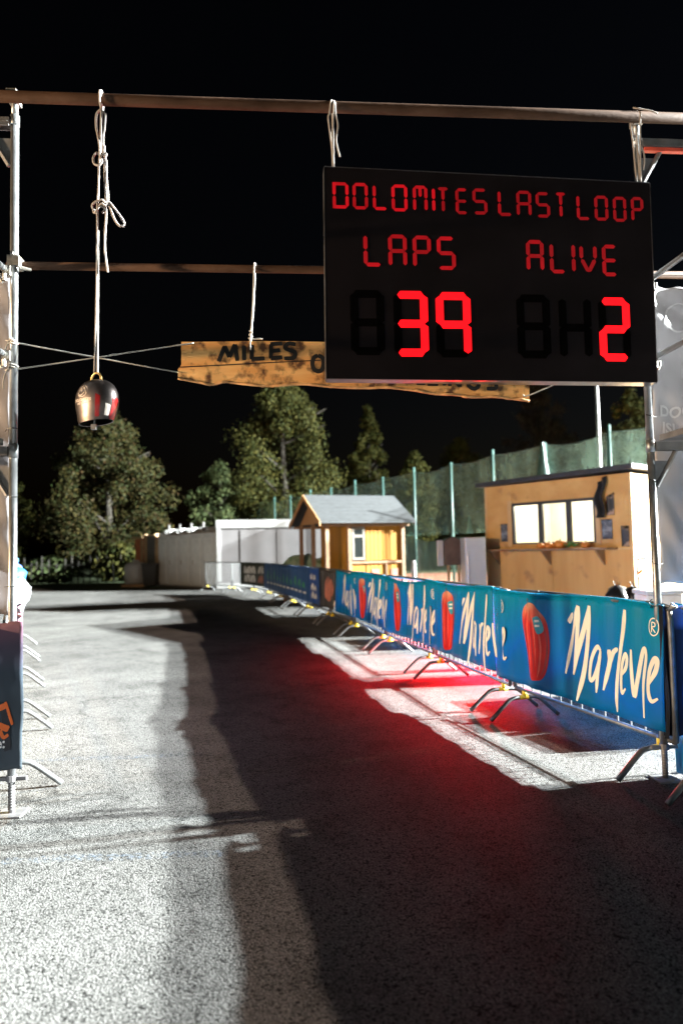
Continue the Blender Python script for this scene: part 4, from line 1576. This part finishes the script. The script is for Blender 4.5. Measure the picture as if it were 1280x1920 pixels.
def glyph(mb, ch, l, b, r, t, w, off, segs=None, gap=.05, cut=.5):
    h = w * .5
    x0, x1, y0, y1 = l + h, r - h, b + h, t - h
    if ch == 'I':
        x0 = x1 = (l + r) / 2
    xm, ym = (x0 + x1) / 2, (y0 + y1) / 2
    S = {'A': ((x0, y1), (x1, y1)), 'D': ((x0, y0), (x1, y0)), 'G': ((x0, ym), (x1, ym)), 'F': ((x0, ym), (x0, y1)), 'E': ((x0, y0), (x0, ym)),
         'B': ((x1, ym), (x1, y1)), 'C': ((x1, y0), (x1, ym)), 'J': ((xm, ym), (xm, y1)), 'K': ((xm, y0), (xm, ym)), 'V': ((x0, ym), (xm, y0)), 'W': ((xm, y0), (x1, ym))}
    if ch == 'M':
        S['J'] = ((xm, ym + .01), (xm, y1))
    if ch == 'D':
        for yy in (y0, y1):
            mb.add([Bp(x0 + i * h * .98, yy + j * h * .98, off + .0002) for i, j in ((-1, -1), (1, -1), (1, 1), (-1, 1))], [(0, 1, 2, 3)])
    for k in segs if segs is not None else GL[ch]:
        p, q = Vector(S[k][0]), Vector(S[k][1])
        d = (q - p).normalized() * w * gap
        seg(mb, p + d, q - d, w, off, cut)


W1 = [('D', 1.935, 3.598, 2.035, 3.765, 3), ('O', 2.059, 3.595, 2.155, 3.764, 2), ('L', 2.184, 3.593, 2.281, 3.761, 3), ('O', 2.302, 3.588, 2.402, 3.76, 3), ('M', 2.436, 3.587, 2.529, 3.757, 2), ('I', 2.559, 3.585, 2.575, 3.752, 3), ('T', 2.584, 3.583, 2.671, 3.75, 1), ('E', 2.706, 3.579, 2.788, 3.747, 1), ('S', 2.815, 3.58, 2.91, 3.748, 0),
      ('L', 2.977, 3.574, 3.074, 3.744, 1), ('A', 3.098, 3.571, 3.195, 3.741, 0), ('S', 3.223, 3.569, 3.316, 3.735, 0), ('T', 3.345, 3.567, 3.429, 3.736, 1), ('L', 3.49, 3.559, 3.583, 3.728, 1), ('O', 3.608, 3.558, 3.699, 3.722, 0), ('O', 3.731, 3.553, 3.82, 3.718, 0), ('P', 3.851, 3.553, 3.935, 3.719, 0)]
W2 = [('L', 2.119, 3.235, 2.238, 3.443, 2), ('A', 2.273, 3.231, 2.39, 3.441, 1), ('P', 2.426, 3.228, 2.542, 3.437, 1), ('S', 2.578, 3.221, 2.697, 3.434, 2), ('A', 3.149, 3.216, 3.264, 3.423, 1), ('L', 3.301, 3.209, 3.41, 3.412, 1), ('I', 3.445, 3.21, 3.468, 3.41, 0), ('V', 3.496, 3.208, 3.611, 3.404, 0), ('E', 3.644, 3.196, 3.749, 3.402, 1)]
for lst, w_ in ((W1, .0205), (W2, .025)):
    for ch, l, b, r, t, lv in lst:
        c = MB(o)
        glyph(c, ch, l, b, r, t, w_, .1285)
        q = c.build('led_letter', [LED[lv], LED[max(0, lv - 1)]], sb)
        rr = random.Random(int(l * 1000))
        for pg in q.data.polygons:
            pg.material_index = 1 if rr.random() < .3 else 0
for ch, l, b, r, t, lit in [('8', 2.029, 2.681, 2.24, 3.088, ''), ('3', 2.297, 2.673, 2.511, 3.084, 'ABGCD'), ('9', 2.561, 2.669, 2.781, 3.08, 'ABFGC'),
                            ('8', 3.074, 2.665, 3.29, 3.072, ''), ('H', 3.346, 2.658, 3.558, 3.066, ''), ('2', 3.605, 2.648, 3.811, 3.058, 'ABGED')]:
    full = 'BCEFG' if ch == 'H' else 'ABCDEFG'
    c = MB(o)
    glyph(c, '8', l, b, r, t, .05, .1272, full, -.12, .36)
    dg_ = c.build('digit_mask', M['unlit'], sb)
    if lit:
        c = MB(o)
        glyph(c, '8', l, b, r, t, .049, .1286, lit, .0, .36)
        c.build('lit_digit', M['digit'], sb)

# ------------------------------------------------------------------ wooden plank sign
PW = .05


def Pp(u, z, off=0):
    return T(u, PW - off, z)


bot = [(.967, 2.575), (1.075, 2.557), (1.16, 2.538), (1.263, 2.554), (1.395, 2.538), (1.547, 2.529), (1.72, 2.542), (1.874, 2.529), (2.068, 2.517), (2.263, 2.519), (2.42, 2.505), (2.578, 2.48), (2.738, 2.47), (2.787, 2.458), (2.958, 2.459), (3.1, 2.445), (3.197, 2.433)]
o = Pp(2.05, 2.5)
ps = thing('plank_sign', 'torch-burnt wooden plank sign lettered MILES behind the scoreboard', 'sign', o)
bs = smooth_pts([Vector((u, 0, z)) for u, z in bot], 5)
us = [p.x for p in bs]


def ptop(u):
    return 2.808 + .004 * math.sin(u * 5) - (.0 if u < 2 else .02 * (u - 2))


def thick(v):
    return .026 * (1 - .35 * max(0, .3 - v) / .3)


c = MB(o)
nv = 8
n_u = len(bs)
for side in (1, -1):
    vs = []
    for j in range(nv + 1):
        v = j / nv
        for p in bs:
            u = p.x
            if j > 2 and p is bs[0]:
                u += .024
            z = p.z + (ptop(u) - p.z) * v
            rough_ = .004 * noise.noise(Vector((u * 6, z * 22, side)))
            vs.append(Pp(u, z, side * (thick(v) + rough_)))
    c.add(vs, [(j * n_u + i, j * n_u + i + 1, (j + 1) * n_u + i + 1, (j + 1) * n_u + i) for j in range(nv) for i in range(n_u - 1)])
N1 = (nv + 1) * n_u
rim = []
for i in range(n_u - 1):
    rim.append((i, i + 1, N1 + i + 1, N1 + i))
    k = nv * n_u
    rim.append((k + i, k + i + 1, N1 + k + i + 1, N1 + k + i))
for j in range(nv):
    rim.append((j * n_u, (j + 1) * n_u, N1 + (j + 1) * n_u, N1 + j * n_u))
    rim.append((j * n_u + n_u - 1, (j + 1) * n_u + n_u - 1, N1 + (j + 1) * n_u + n_u - 1, N1 + j * n_u + n_u - 1))
c.f += rim
c.build('plank', M['plank'], ps)
c = MB(o)
c.tube([Pp(p.x, p.z, .018 + .006 * math.sin(i)) for i, p in enumerate(bs)], [.006 + .004 * abs(math.sin(i * 1.7)) for i in range(n_u)], 6)
c.build('bark_edge', M['bark'], ps, True)
c = MB(o)
ribbon(c, [(.972, 2.643), (1.2, 2.655), (1.5, 2.672), (1.85, 2.69)], .006, lambda a, b: Pp(a, b, .031), taper=(1, 1))
c.build('split_seam', M['black_paint'], ps)
LT = {'M': [[(1.218, 2.679), (1.256, 2.776)], [(1.256, 2.776), (1.284, 2.706)], [(1.284, 2.706), (1.319, 2.788)], [(1.319, 2.788), (1.333, 2.683)]], 'I': [[(1.374, 2.781), (1.375, 2.687)]],
      'L': [[(1.425, 2.785), (1.421, 2.693)], [(1.418, 2.695), (1.502, 2.7)]], 'E': [[(1.543, 2.79), (1.54, 2.698)], [(1.538, 2.79), (1.613, 2.796)], [(1.543, 2.747), (1.599, 2.753)], [(1.538, 2.699), (1.611, 2.708)]],
      'S': [[(1.697, 2.79), (1.651, 2.794), (1.631, 2.766), (1.689, 2.739), (1.68, 2.704), (1.623, 2.7)]],
      'O': [[(1.835, 2.72), (1.862, 2.705), (1.869, 2.67), (1.858, 2.63), (1.833, 2.619), (1.808, 2.634), (1.799, 2.669), (1.81, 2.706), (1.835, 2.72)]],
      'F': [[(1.93, 2.72), (1.93, 2.62)], [(1.93, 2.718), (1.99, 2.72)], [(1.93, 2.672), (1.98, 2.672)]]}
x = 2.215
H8 = .095


def at8(pts, u, zb):
    return [(u + a, zb + b * H8) for a, b in pts]


LT['F2'] = [at8([(.014, 1), (.014, 0)], x, 2.552), at8([(.014, 1), (.09, 1.02)], x, 2.552), at8([(.014, .55), (.07, .56)], x, 2.552)]
for nm, u_, zb in (('E2', 2.382, 2.549), ('E3', 2.457, 2.543)):
    LT[nm] = [at8([(.006, 1), (.006, 0)], u_, zb), at8([(0, 1), (.055, 1)], u_, zb), at8([(0, .5), (.05, .5)], u_, zb), at8([(0, .02), (.058, .02)], u_, zb)]
LT['L2'] = [at8([(.006, 1), (.006, 0)], 2.528, 2.537), at8([(0, .02), (.07, .02)], 2.528, 2.537)]
LT['I2'] = [at8([(0, 1), (0, 0)], 2.638, 2.529)]
LT['N2'] = [at8([(0, 0), (0, 1)], 2.672, 2.525), at8([(0, 1), (.066, 0)], 2.672, 2.521), at8([(.066, 1), (.066, 0)], 2.672, 2.519)]
LT['G2'] = [at8([(.07, .85), (.035, 1), (.005, .6), (.008, .2), (.04, 0), (.068, .15), (.07, .45), (.04, .45)], 2.789, 2.508)]
LT['S2'] = [at8([(.065, .95), (.03, 1), (.01, .75), (.06, .4), (.055, .08), (.0, .05)], 2.912, 2.503)]
for nm, st in LT.items():
    c = MB(o)
    for s_ in st:
        ribbon(c, s_, .027 if nm != 'O' else .028, lambda a, b: Pp(a, b, .0325), taper=(.85, .8))
    c.build('letter', M['black_paint'], ps)


# ------------------------------------------------------------------ ropes
def rope(label, runs, r=.0065, off=0.06, mt='rope', name='rope'):
    o = T(runs[0][0][0], -off, runs[0][0][1])
    root = thing(name, label, 'rope', o)
    for run in runs:
        c = MB(o)
        pts = [T(q[0], -(q[2] if len(q) > 2 else off), q[1]) for q in run]
        c.tube(smooth_pts(pts, 5) if len(pts) > 2 else pts, r, 7)
        c.build('strand', M[mt], root, True)
    return root


rope('pale knotted rope with loose loop carrying the bell', [
    [(.534, 4.24, .062), (.538, 4.30, .10), (.536, 4.328, .075), (.533, 4.318, .04), (.531, 4.25, .02), (.531, 4.217, .05)],
    [(.536, 4.345 - .025, .066), (.533, 4.31, .103), (.533, 4.25, .103), (.534, 4.217, .066)],
    [(.534, 4.217, .07), (.531, 4.105, .065), (.527, 3.96, .066), (.52, 3.855, .07), (.516, 3.724, .066), (.511, 3.593, .075), (.509, 3.463, .066), (.506, 3.334, .064), (.504, 3.14, .062), (.495, 2.796, .06), (.489, 2.585, .06)],
    [(.509, 3.463, .054), (.508, 3.14, .056), (.506, 2.796, .058), (.506, 2.585, .06)],
    [(.531, 4.217, .07), (.503, 4.19, .06), (.5, 4.117, .06), (.509, 4.065, .06), (.524, 3.986, .075), (.527, 3.927, .08), (.54, 3.882, .08), (.521, 3.855, .085), (.49, 3.874, .07), (.484, 3.919, .06), (.502, 3.953, .05), (.524, 3.935, .05), (.552, 3.945, .06), (.566, 3.93, .075), (.556, 3.91, .08)],
    [(.531, 4.217, .06), (.553, 4.192, .06), (.551, 4.119, .06), (.54, 4.039, .055), (.543, 3.96, .05), (.561, 3.882, .06), (.561, 3.79, .06), (.57, 3.66, .06), (.558, 3.627, .07)],
    [(.545, 4.0, .05), (.548, 3.88, .05), (.55, 3.76, .05), (.556, 3.65, .05), (.55, 3.61, .06)],
    [(.558, 3.627, .07), (.539, 3.64, .085), (.49, 3.625, .075), (.477, 3.606, .06), (.496, 3.585, .05), (.52, 3.60, .075), (.54, 3.615, .088), (.56, 3.605, .085), (.582, 3.628, .08), (.619, 3.583, .08), (.663, 3.519, .08), (.669, 3.486, .085), (.644, 3.479, .09), (.613, 3.524, .09), (.588, 3.595, .08), (.564, 3.627, .07)],
    [(.48, 3.6, .05), (.486, 3.575, .06), (.5, 3.565, .075), (.515, 3.58, .085), (.53, 3.6, .085), (.555, 3.59, .075), (.535, 3.57, .06)],
    [(.551, 3.627, .07), (.561, 3.562, .07), (.551, 3.432, .06), (.551, 3.335, .06), (.563, 3.238, .06), (.566, 3.212, .06)],
    [(.5655, 3.222, .06), (.567, 3.205, .06)]], .0068)
rope('pale rope loop hanging the scoreboard at its left corner', [
    [(1.951, 4.33, .06), (1.94, 4.30, .10), (1.93, 4.23, .095), (1.922, 4.2, .09), (1.929, 4.12, .09), (1.941, 4.0, .09), (1.945, 3.862, .09)],
    [(1.961, 4.33, .06), (1.965, 4.29, .10), (1.967, 4.225, .1), (1.980, 4.142, .1), (1.967, 4.048, .1), (1.988, 3.945, .1)],
    [(1.951, 4.33, .06), (1.953, 4.28, .02), (1.951, 4.1, .07), (1.949, 3.862, .085)],
    [(1.958, 4.33, .06), (1.958, 4.29, .102), (1.953, 4.2, .1), (1.945, 4.05, .1), (1.95, 3.862, .088)]], .0058)
rope('pale rope hanging the scoreboard at its right corner', [
    [(3.932, 4.33, .06), (3.93, 4.28, .03), (3.927, 4.06, .06), (3.926, 3.818, .08)],
    [(3.96, 4.334, .06), (3.958, 4.30, .10), (3.955, 4.229, .1), (3.949, 4.061, .1), (3.94, 3.818, .1)],
    [(3.95, 4.24, .06), (3.947, 4.1, .07), (3.943, 3.95, .085), (3.939, 3.818, .09)],
    [(3.953, 4.078, .1), (3.97, 4.028, .1), (3.972, 3.97, .1), (3.963, 3.92, .1)],
    [(3.93, 4.354, .07), (3.945, 4.34, .085), (3.957, 4.336, .09), (3.982, 4.332, .09), (4.032, 4.313, .103), (4.074, 4.297, .105)]], .0055)
rope('thin pale rope tied round the plank sign middle', [
    [(1.45, 3.31, -.05), (1.445, 3.29, -.022), (1.434, 3.073, -.04), (1.419, 2.885, -.045), (1.414, 2.81, -.015), (1.414, 2.75, -.012)],
    [(1.45, 3.31, -.05), (1.447, 3.29, -.078), (1.438, 3.073, -.055), (1.421, 2.885, -.05), (1.416, 2.81, -.085)],
    [(1.41, 2.88, -.04), (1.425, 2.87, -.03), (1.408, 2.855, -.04), (1.426, 2.845, -.04), (1.405, 2.832, -.035), (1.43, 2.825, -.03), (1.46, 2.828, -.03), (1.49, 2.826, -.03)]], .0052, -.05, 'cord')
rope('taut cord from the left post to the plank bottom corner', [
    [(-.02, 2.79, .0), (-.01, 2.80, .03), (.02, 2.785, .03), (.03, 2.782, .0), (.975, 2.61, -.02)], [(-.026, 2.77, .01), (-.01, 2.775, .032), (.02, 2.77, .03), (.028, 2.777, .0)], [(-.02, 2.79, .02), (-.04, 2.74, .02), (-.045, 2.66, .015)]], .0042, .0, 'cord', 'tension_cord')
rope('taut cord from the left post to the plank top corner', [
    [(-.026, 2.63, .0), (-.012, 2.632, .03), (.018, 2.627, .029), (.027, 2.624, .0), (.985, 2.783, -.02), (1.02, 2.786, -.016)], [(-.026, 2.645, .0), (-.012, 2.646, .03), (.018, 2.642, .029), (.027, 2.637, .0)], [(-.02, 2.63, .02), (-.05, 2.57, .015), (-.055, 2.5, .01)]], .0042, .0, 'cord', 'tension_cord')
rope('taut cord from the plank right end to the right post', [
    [(3.15, 2.47, -.018), (3.179, 2.462, -.02), (3.377, 2.541, -.01), (3.96, 2.77, 0)], [(3.955, 2.76, -.01), (3.96, 2.775, .028), (4.0, 2.77, .028), (4.008, 2.76, 0)]], .0042, .0, 'cord', 'tension_cord')

# ------------------------------------------------------------------ bell
BC = T(.498, -.06, 2.283)
bell = thing('cow_bell', 'large dark cow bell with printed mountain emblem hanging on rope', 'bell', BC)
YAW = R(-35)
rot = Matrix.Rotation(YAW, 3, 'Z')
bex, bey = rot @ Vector((1.17, 0, 0)), rot @ Vector((0, .80, 0))
TILT = Matrix.Rotation(R(2.5), 3, 'Y')
prof = [(.104, .0), (.116, .04), (.127, .085), (.1315, .125), (.129, .16), (.118, .195), (.097, .225), (.07, .245), (.035, .256), (.001, .258)]
inner = [(.098, .002), (.11, .04), (.121, .085), (.125, .125), (.11, .19), (.07, .235), (.001, .25)]


def rprof(z):
    for (r1, z1), (r2, z2) in zip(prof, prof[1:]):
        if z1 <= z <= z2:
            return r1 + (r2 - r1) * (z - z1) / (z2 - z1)
    return .1


pr = [(p.x, p.z) for p in smooth_pts([Vector((r, 0, z)) for r, z in prof], 4)]
c = MB(BC)
c.lathe(pr, BC, bex, bey, 40)
c.lathe([prof[0], inner[0]], BC, bex, bey, 40)
c.lathe(inner, BC, bex, bey, 40)
for v in c.v:
    v -= BC
    if v.z < .03:
        v.z += .012 * (v.x / .1)
    v.rotate(TILT)
    v += BC
c.build('shell', M['bell'], bell, True)


def bsurf(a, z, off=.0012):
    """a: angle to the left of the direction facing the viewer"""
    r = rprof(max(0, z)) + off
    ang = R(-90) - a
    loc = bex * (r * math.cos(ang - YAW)) + bey * (r * math.sin(ang - YAW))
    p = loc + Z * z
    p.rotate(TILT)
    return BC + p


A0 = R(36)
c = MB(BC)
ring = [(A0 + .30 * math.cos(t * math.pi / 12), .172 + .034 * math.sin(t * math.pi / 12)) for t in range(25)]
ribbon(c, ring, .004, lambda a, b: bsurf(a, b), 2, (1, 1))
ribbon(c, [(A0 + .26, .158), (A0 + .12, .19), (A0 + .04, .172), (A0 - .07, .195), (A0 - .26, .152)], .007, lambda a, b: bsurf(a, b), 3, (1, 1))
ribbon(c, [(A0 + .2, .152), (A0 + .02, .148), (A0 - .15, .165)], .006, lambda a, b: bsurf(a, b), 3, (1, 1))
c.build('mountain_emblem', M['bell_print'], bell)
for txt, sz, zz in (('DOLOMITES', .024, .112), ('LAST LOOP', .015, .095)):
    vs, fs = text_geo(txt, sz, True, .0007)
    c = MB(BC)
    c.add([bsurf(A0 - x / .128, zz + y, .0014) for x, y in vs], fs)
    c.build('lettering', M['bell_print'], bell)
for a0_, a1_, z0_, z1_, mt_ in ((-4, -17, .02, .155, 'red_reflection'), (-52, -80, .012, .15, 'red_reflection'), (-32, -48, .03, .10, 'bell_print')):  # red mirror reflection painted on as patches, plus a small pale print
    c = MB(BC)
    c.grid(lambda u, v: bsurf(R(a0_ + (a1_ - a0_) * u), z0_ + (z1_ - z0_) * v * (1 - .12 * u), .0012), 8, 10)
    c.build('reflection_and_print', M[mt_], bell, True)
c = MB(BC)
c.tube([BC + bex * (math.cos(t) * .042) + Z * (.252 + math.sin(t) * .05) for t in [math.pi * k / 12 for k in range(13)]], .0065, 8)
c.build('handle_ring', M['brass'], bell, True)
c = MB(BC)
c.tube([BC + Z * .2, BC + Vector((-.012, 0, -.012))], .006, 6)
c.obox(BC + Vector((-.013, 0, -.024)), (.014, 0, 0), (0, .014, 0), (0, 0, .016))
c.build('clapper', M['galv2'], bell)

# ------------------------------------------------------------------ tarps and banners on the towers
def sheet(name, label, cat, u0_, u1_, z0_, z1_, w_, mt, nu=20, nv=36, amp=.02, group=None, seed=0.0):
    o = T((u0_ + u1_) / 2, w_, z0_)
    root = thing(name, label, cat, o, group=group)
    c = MB(o)

    def f(u, v):
        uu, zz = u0_ + (u1_ - u0_) * u, z0_ + (z1_ - z0_) * v
        k = amp * (noise.noise(Vector((uu * 2.6 + zz * 1.6 + seed, zz * 2.4 - uu, seed))) + .5 * noise.noise(Vector((uu * 7, zz * 6 + uu * 5, 3 + seed))))
        return T(uu, w_ + k, zz + .006 * math.sin(uu * 40))
    c.grid(f, nu, nv)
    q = c.build('cloth', mt, root, True)
    q.modifiers.new('thick', 'SOLIDIFY').thickness = .0015
    return root, o, f


tarpR, o, fR = sheet('printed_tarp', 'white printed tarp tied behind the right scaffold frame', 'tarp', 4.055, 4.665, 1.23, 3.22, .085, M['tarp'], 30, 90, .042, seed=2.0)


def tarp_text(txt, size, u_c, z_c, root, o, f, u0_, u1_, z0_, z1_, mt):
    vs, fs = text_geo(txt, size, False, .003)
    c = MB(o)
    c.add([f((u_c + x - u0_) / (u1_ - u0_), (z_c + y - z0_) / (z1_ - z0_)) - pb * .006 for x, y in vs], fs)
    return c.build('lettering', mt, root)


tarp_text('DOO', .10, 4.10, 2.335, tarpR, o, fR, 4.055, 4.665, 1.23, 3.22, M['tarp_print'])
tarp_text('ISI', .10, 4.12, 2.225, tarpR, o, fR, 4.055, 4.665, 1.23, 3.22, M['tarp_print'])
c = MB(o)
ribbon(c, [(4.27 + .1 * math.cos(t * math.pi / 10), 3.0 + .1 * math.sin(t * math.pi / 10)) for t in range(21)], .012, lambda a, b: fR((a - 4.055) / .61, (b - 1.23) / 1.99) - pb * .006, 2, (1, 1))
c.build('ring_print', M['tarp_print'], tarpR)
for z_ in (1.36, 1.9, 2.32, 2.86):
    c = MB(o)
    c.tube([T(3.955, -.012, z_ + .01), T(3.981, -.028, z_), T(4.01, -.01, z_ - .003), T(4.075, .07, z_ + .01)], .0026, 5)
    c.build('tie', M['zip'], tarpR)
tarpL, o, fL = sheet('printed_tarp', 'dull grey tarp tied behind the left scaffold frame', 'tarp', -.68, -.045, 1.15, 3.22, .085, M['tarp_old'], 30, 70, .03, seed=5.0)
for z_ in (1.32, 1.85, 2.26):
    c = MB(o)
    c.tube([T(.028, -.01, z_), T(0, -.028, z_), T(-.03, -.012, z_), T(-.07, .06, z_ - .004)], .0026, 5)
    c.build('tie', M['zip'], tarpL)

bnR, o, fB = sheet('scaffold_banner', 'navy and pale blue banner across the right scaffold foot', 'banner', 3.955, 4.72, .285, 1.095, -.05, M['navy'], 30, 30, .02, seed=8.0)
c = MB(o)
c.grid(lambda u, v: T(3.953 + .022 * u + .01 * math.sin(v * 4), -.062 - .012 * math.sin(v * 7) - .01 * u, .275 + .825 * v), 3, 20)
c.build('dark_hem', M['dark_print'], bnR, True)
c = MB(o)
c.tube(smooth_pts([T(3.93, -.03, 1.14), T(3.90, -.04, 1.12), T(3.92, -.06, 1.10), T(3.97, -.06, 1.105)], 4), .003, 5)
c.build('tie', M['zip'], bnR)

bnL, o, fA = sheet('scaffold_banner', 'mauve to slate banner with orange letters across the left scaffold foot', 'banner', -.75, .078, .27, 1.115, -.05, M['mauve'], 40, 30, .035, seed=11.0)


def onA(u, z, lay=.006):
    return fA((u + .75) / .828, (z - .27) / .845) - pb * lay


for run, mt, wd in (([(-.035, .66), (-.02, .55), (-.015, .46), (-.005, .38)], 'dark_print', .05), ([(-.085, .7), (-.06, .78)], 'orange_print', .02), ([(-.07, .62), (-.02, .64)], 'orange_print', .035), ([(-.06, .53), (-.0, .50)], 'orange_print', .035), ([(-.05, .50), (-.03, .46), (.0, .47)], 'orange_print', .02), ([(-.02, .66), (.0, .58), (.02, .52)], 'orange_print', .016), ([(-.3, .72), (-.28, .52), (-.25, .42)], 'orange_print', .05), ([(-.2, .7), (-.17, .5)], 'dark_print', .05)):
    c = MB(o)
    ribbon(c, run, wd, lambda a, b: onA(a, b, .006 if mt == 'dark_print' else .008), taper=(.9, .7))
    c.build('graphic_print', M[mt], bnL)
vs, fs = text_geo('ue:', .085, False, .002)
c = MB(o)
c.add([onA(-.12 + x, .40 + y, .007) for x, y in vs], fs)
c.build('lettering', M['white_print'], bnL)

# things hung over the left barrier behind the post
def lump(name, label, cat, c0, sx, sy, sz, mt, seed):
    c0 = Vector(c0)
    c = MB(c0)
    nn, mm = 16, 10
    for j in range(mm + 1):
        th = math.pi * j / mm
        for i in range(nn):
            ph = 2 * math.pi * i / nn
            d = Vector((math.sin(th) * math.cos(ph), math.sin(th) * math.sin(ph), math.cos(th)))
            k = 1 + .28 * noise.noise(d * 2.2 + Vector((seed, 0, 0)))
            sq = .8 + .2 * max(abs(d.x), abs(d.y))
            c.v.append(c0 + Vector((d.x * sx * k * sq, d.y * sy * k, sz + d.z * sz * k)))
    c.f = [(j * nn + i, j * nn + (i + 1) % nn, (j + 1) * nn + (i + 1) % nn, (j + 1) * nn + i) for j in range(mm) for i in range(nn)]
    return tag(c.build(name, mt, smooth=True), label, cat)


q = LF0 + ld * 2.2
lump('jacket', 'white jacket bundle slung over the left fence', 'jacket', q + Vector((.03, 0, 1.04)), .11, .16, .13, M['cloth_white'], 1)
lump('jacket', 'grey jacket hanging lowest on the left fence', 'jacket', q + ln * .0 + ld * -.6 + Vector((.0, 0, .98)), .08, .12, .13, M['cloth_grey'], 3)
lump('hat', 'pink cap lying between the jackets on the left fence', 'hat', q + ld * -.25 + Vector((.05, 0, 1.1)), .045, .06, .045, M['cloth_pink'], 5)
lump('bag', 'cyan bag on top of the bundle by the left post', 'bag', q + ld * .4 + Vector((.0, 0, 1.22)), .1, .12, .09, M['cloth_cyan'], 7)
o = q + ld * .7 + Vector((-.02, 0, 1.1))
root = thing('water_jug', 'blue upright jug above the bundle by the left post', 'jug', o)
c = MB(o)
c.lathe([(.001, 0), (.09, .005), (.1, .05), (.1, .25), (.08, .3), (.045, .325), (.045, .35)], o, (1, 0, 0), (0, .8, 0), 20)
c.build('body', M['cloth_blue'], root, True)
c = MB(o)
c.lathe([(.052, .345), (.052, .375), (.001, .378)], o, (1, 0, 0), (0, .9, 0), 16)
c.build('cap', M['cloth_cyan'], root, True)
c = MB(o)
c.box((o.x - .05, o.y - .05, .0), (o.x + .0, o.y + .0, o.z - .022))
c.box((o.x - .11, o.y - .1, o.z - .02), (o.x + .1, o.y + .1, o.z - .004))
c.build('stand', M['zip'], root)

# unseen crates added behind the right fence to shade strips of road
for k, (s_, hh) in enumerate(((.75, .50), (1.38, .56), (2.0, .47), (3.3, .80), (6.0, .5), (6.65, .5))):
    p, d, n = path(s_)
    o = p - n * 1.05
    ang = math.atan2(d.y, d.x)
    root = thing('added_shade_crate', 'added shade crate behind the right fence, %s from the scaffold' % ordn[k], 'crate', o, ang, group='added shade crates behind the right fence')
    for zz in (0, hh / 2):
        c = MB()
        h2 = hh / 2 - .012
        for (x0_, x1_, y0_, y1_) in ((-.29, .29, -.2, -.175), (-.29, .29, .175, .2), (-.29, -.265, -.174, .174), (.265, .29, -.174, .174)):
            c.box((x0_, y0_, zz), (x1_, y1_, zz + h2))
        c.box((-.264, -.174, zz), (.264, .174, zz + .02))
        c.build('crate', M['grey_board'], root, bevel=.008)  # part of the added shade crate

# ------------------------------------------------------------------ red warning lamp behind the fence
o = Vector((RED.x, RED.y, 0))
root = thing('warning_lamp', 'orange-red warning lamp on the ground behind the blue banners', 'lamp', o)
c = MB(o)
c.lathe([(.18, 0), (.18, .03), (.12, .05), (.06, .44)], o, (1, 0, 0), (0, 1, 0), 16)
c.build('base', M['orange_plastic'], root, True)
c = MB(o)
c.lathe([(.05, .3), (.05, .44), (.05, .54), (.04, .59), (.001, .60)], o, (1, 0, 0), (0, 1, 0), 16)
c.build('lens', M['red_lens'], root, True)
spot('warning_lamp_glow', (RED.x - .07, RED.y, .54), (RED.x - 2, RED.y - .6, .1), 240, (1, .004, .010), .12, R(160), .6)

# ------------------------------------------------------------------ light stands outside the picture
o = MAST
root = thing('floodlight_mast', 'floodlight mast outside the picture on the right', 'mast', o)
c = MB(o)
c.tube([o, o + Z * 28.4], [.3, .12], 10)
c.build('pole', M['galv2'], root, True)
for h, p, cc, dy in LAMPS:
    c = MB(o)
    c.tube([o + Vector((-.02, -.1, h)), o + Vector((-.02, dy, h))], .05, 8)
    c.build('arm', M['galv2'], root)
    c = MB(o)
    c.obox(o + Vector((-.12, dy, h)), (.1, 0, -.03), (0, .3, 0), (.04, 0, .18))
    hd_ = c.build('floodlight', M['frame_dark'], root)
    c = MB(o)
    c.obox(o + Vector((-.23, dy, h - .03)), (.004, 0, 0), (0, .26, 0), (0, 0, .14))
    c.build('lens', M['lens'], hd_)
o = Vector((WARM.x, WARM.y, 0))
root = thing('work_light', 'warm work light on a tripod outside the picture on the left', 'lamp', o)
for k in range(3):
    c = MB(o)
    a = k * 2.094
    c.tube([o + Vector((math.cos(a) * .6, math.sin(a) * .6, 0)), o + Z * 1.2], .015, 6)
    c.build('leg', M['frame_dark'], root)
c = MB(o)
c.tube([o + Z * 1.1, o + Z * 2.5], .018, 8)
c.build('pole', M['frame_dark'], root)
c = MB(o)
c.obox(o + Vector((-.03, -.02, 2.6)), (.05, .02, 0), (-.06, .14, 0), (0, 0, .11))
c.build('head', M['frame_dark'], root)
c = MB(o)
c.obox(o + Vector((.035, .012, 2.6)), (.003, .0012, 0), (-.05, .12, 0), (0, 0, .09))
c.build('lens', M['lens_warm'], root)
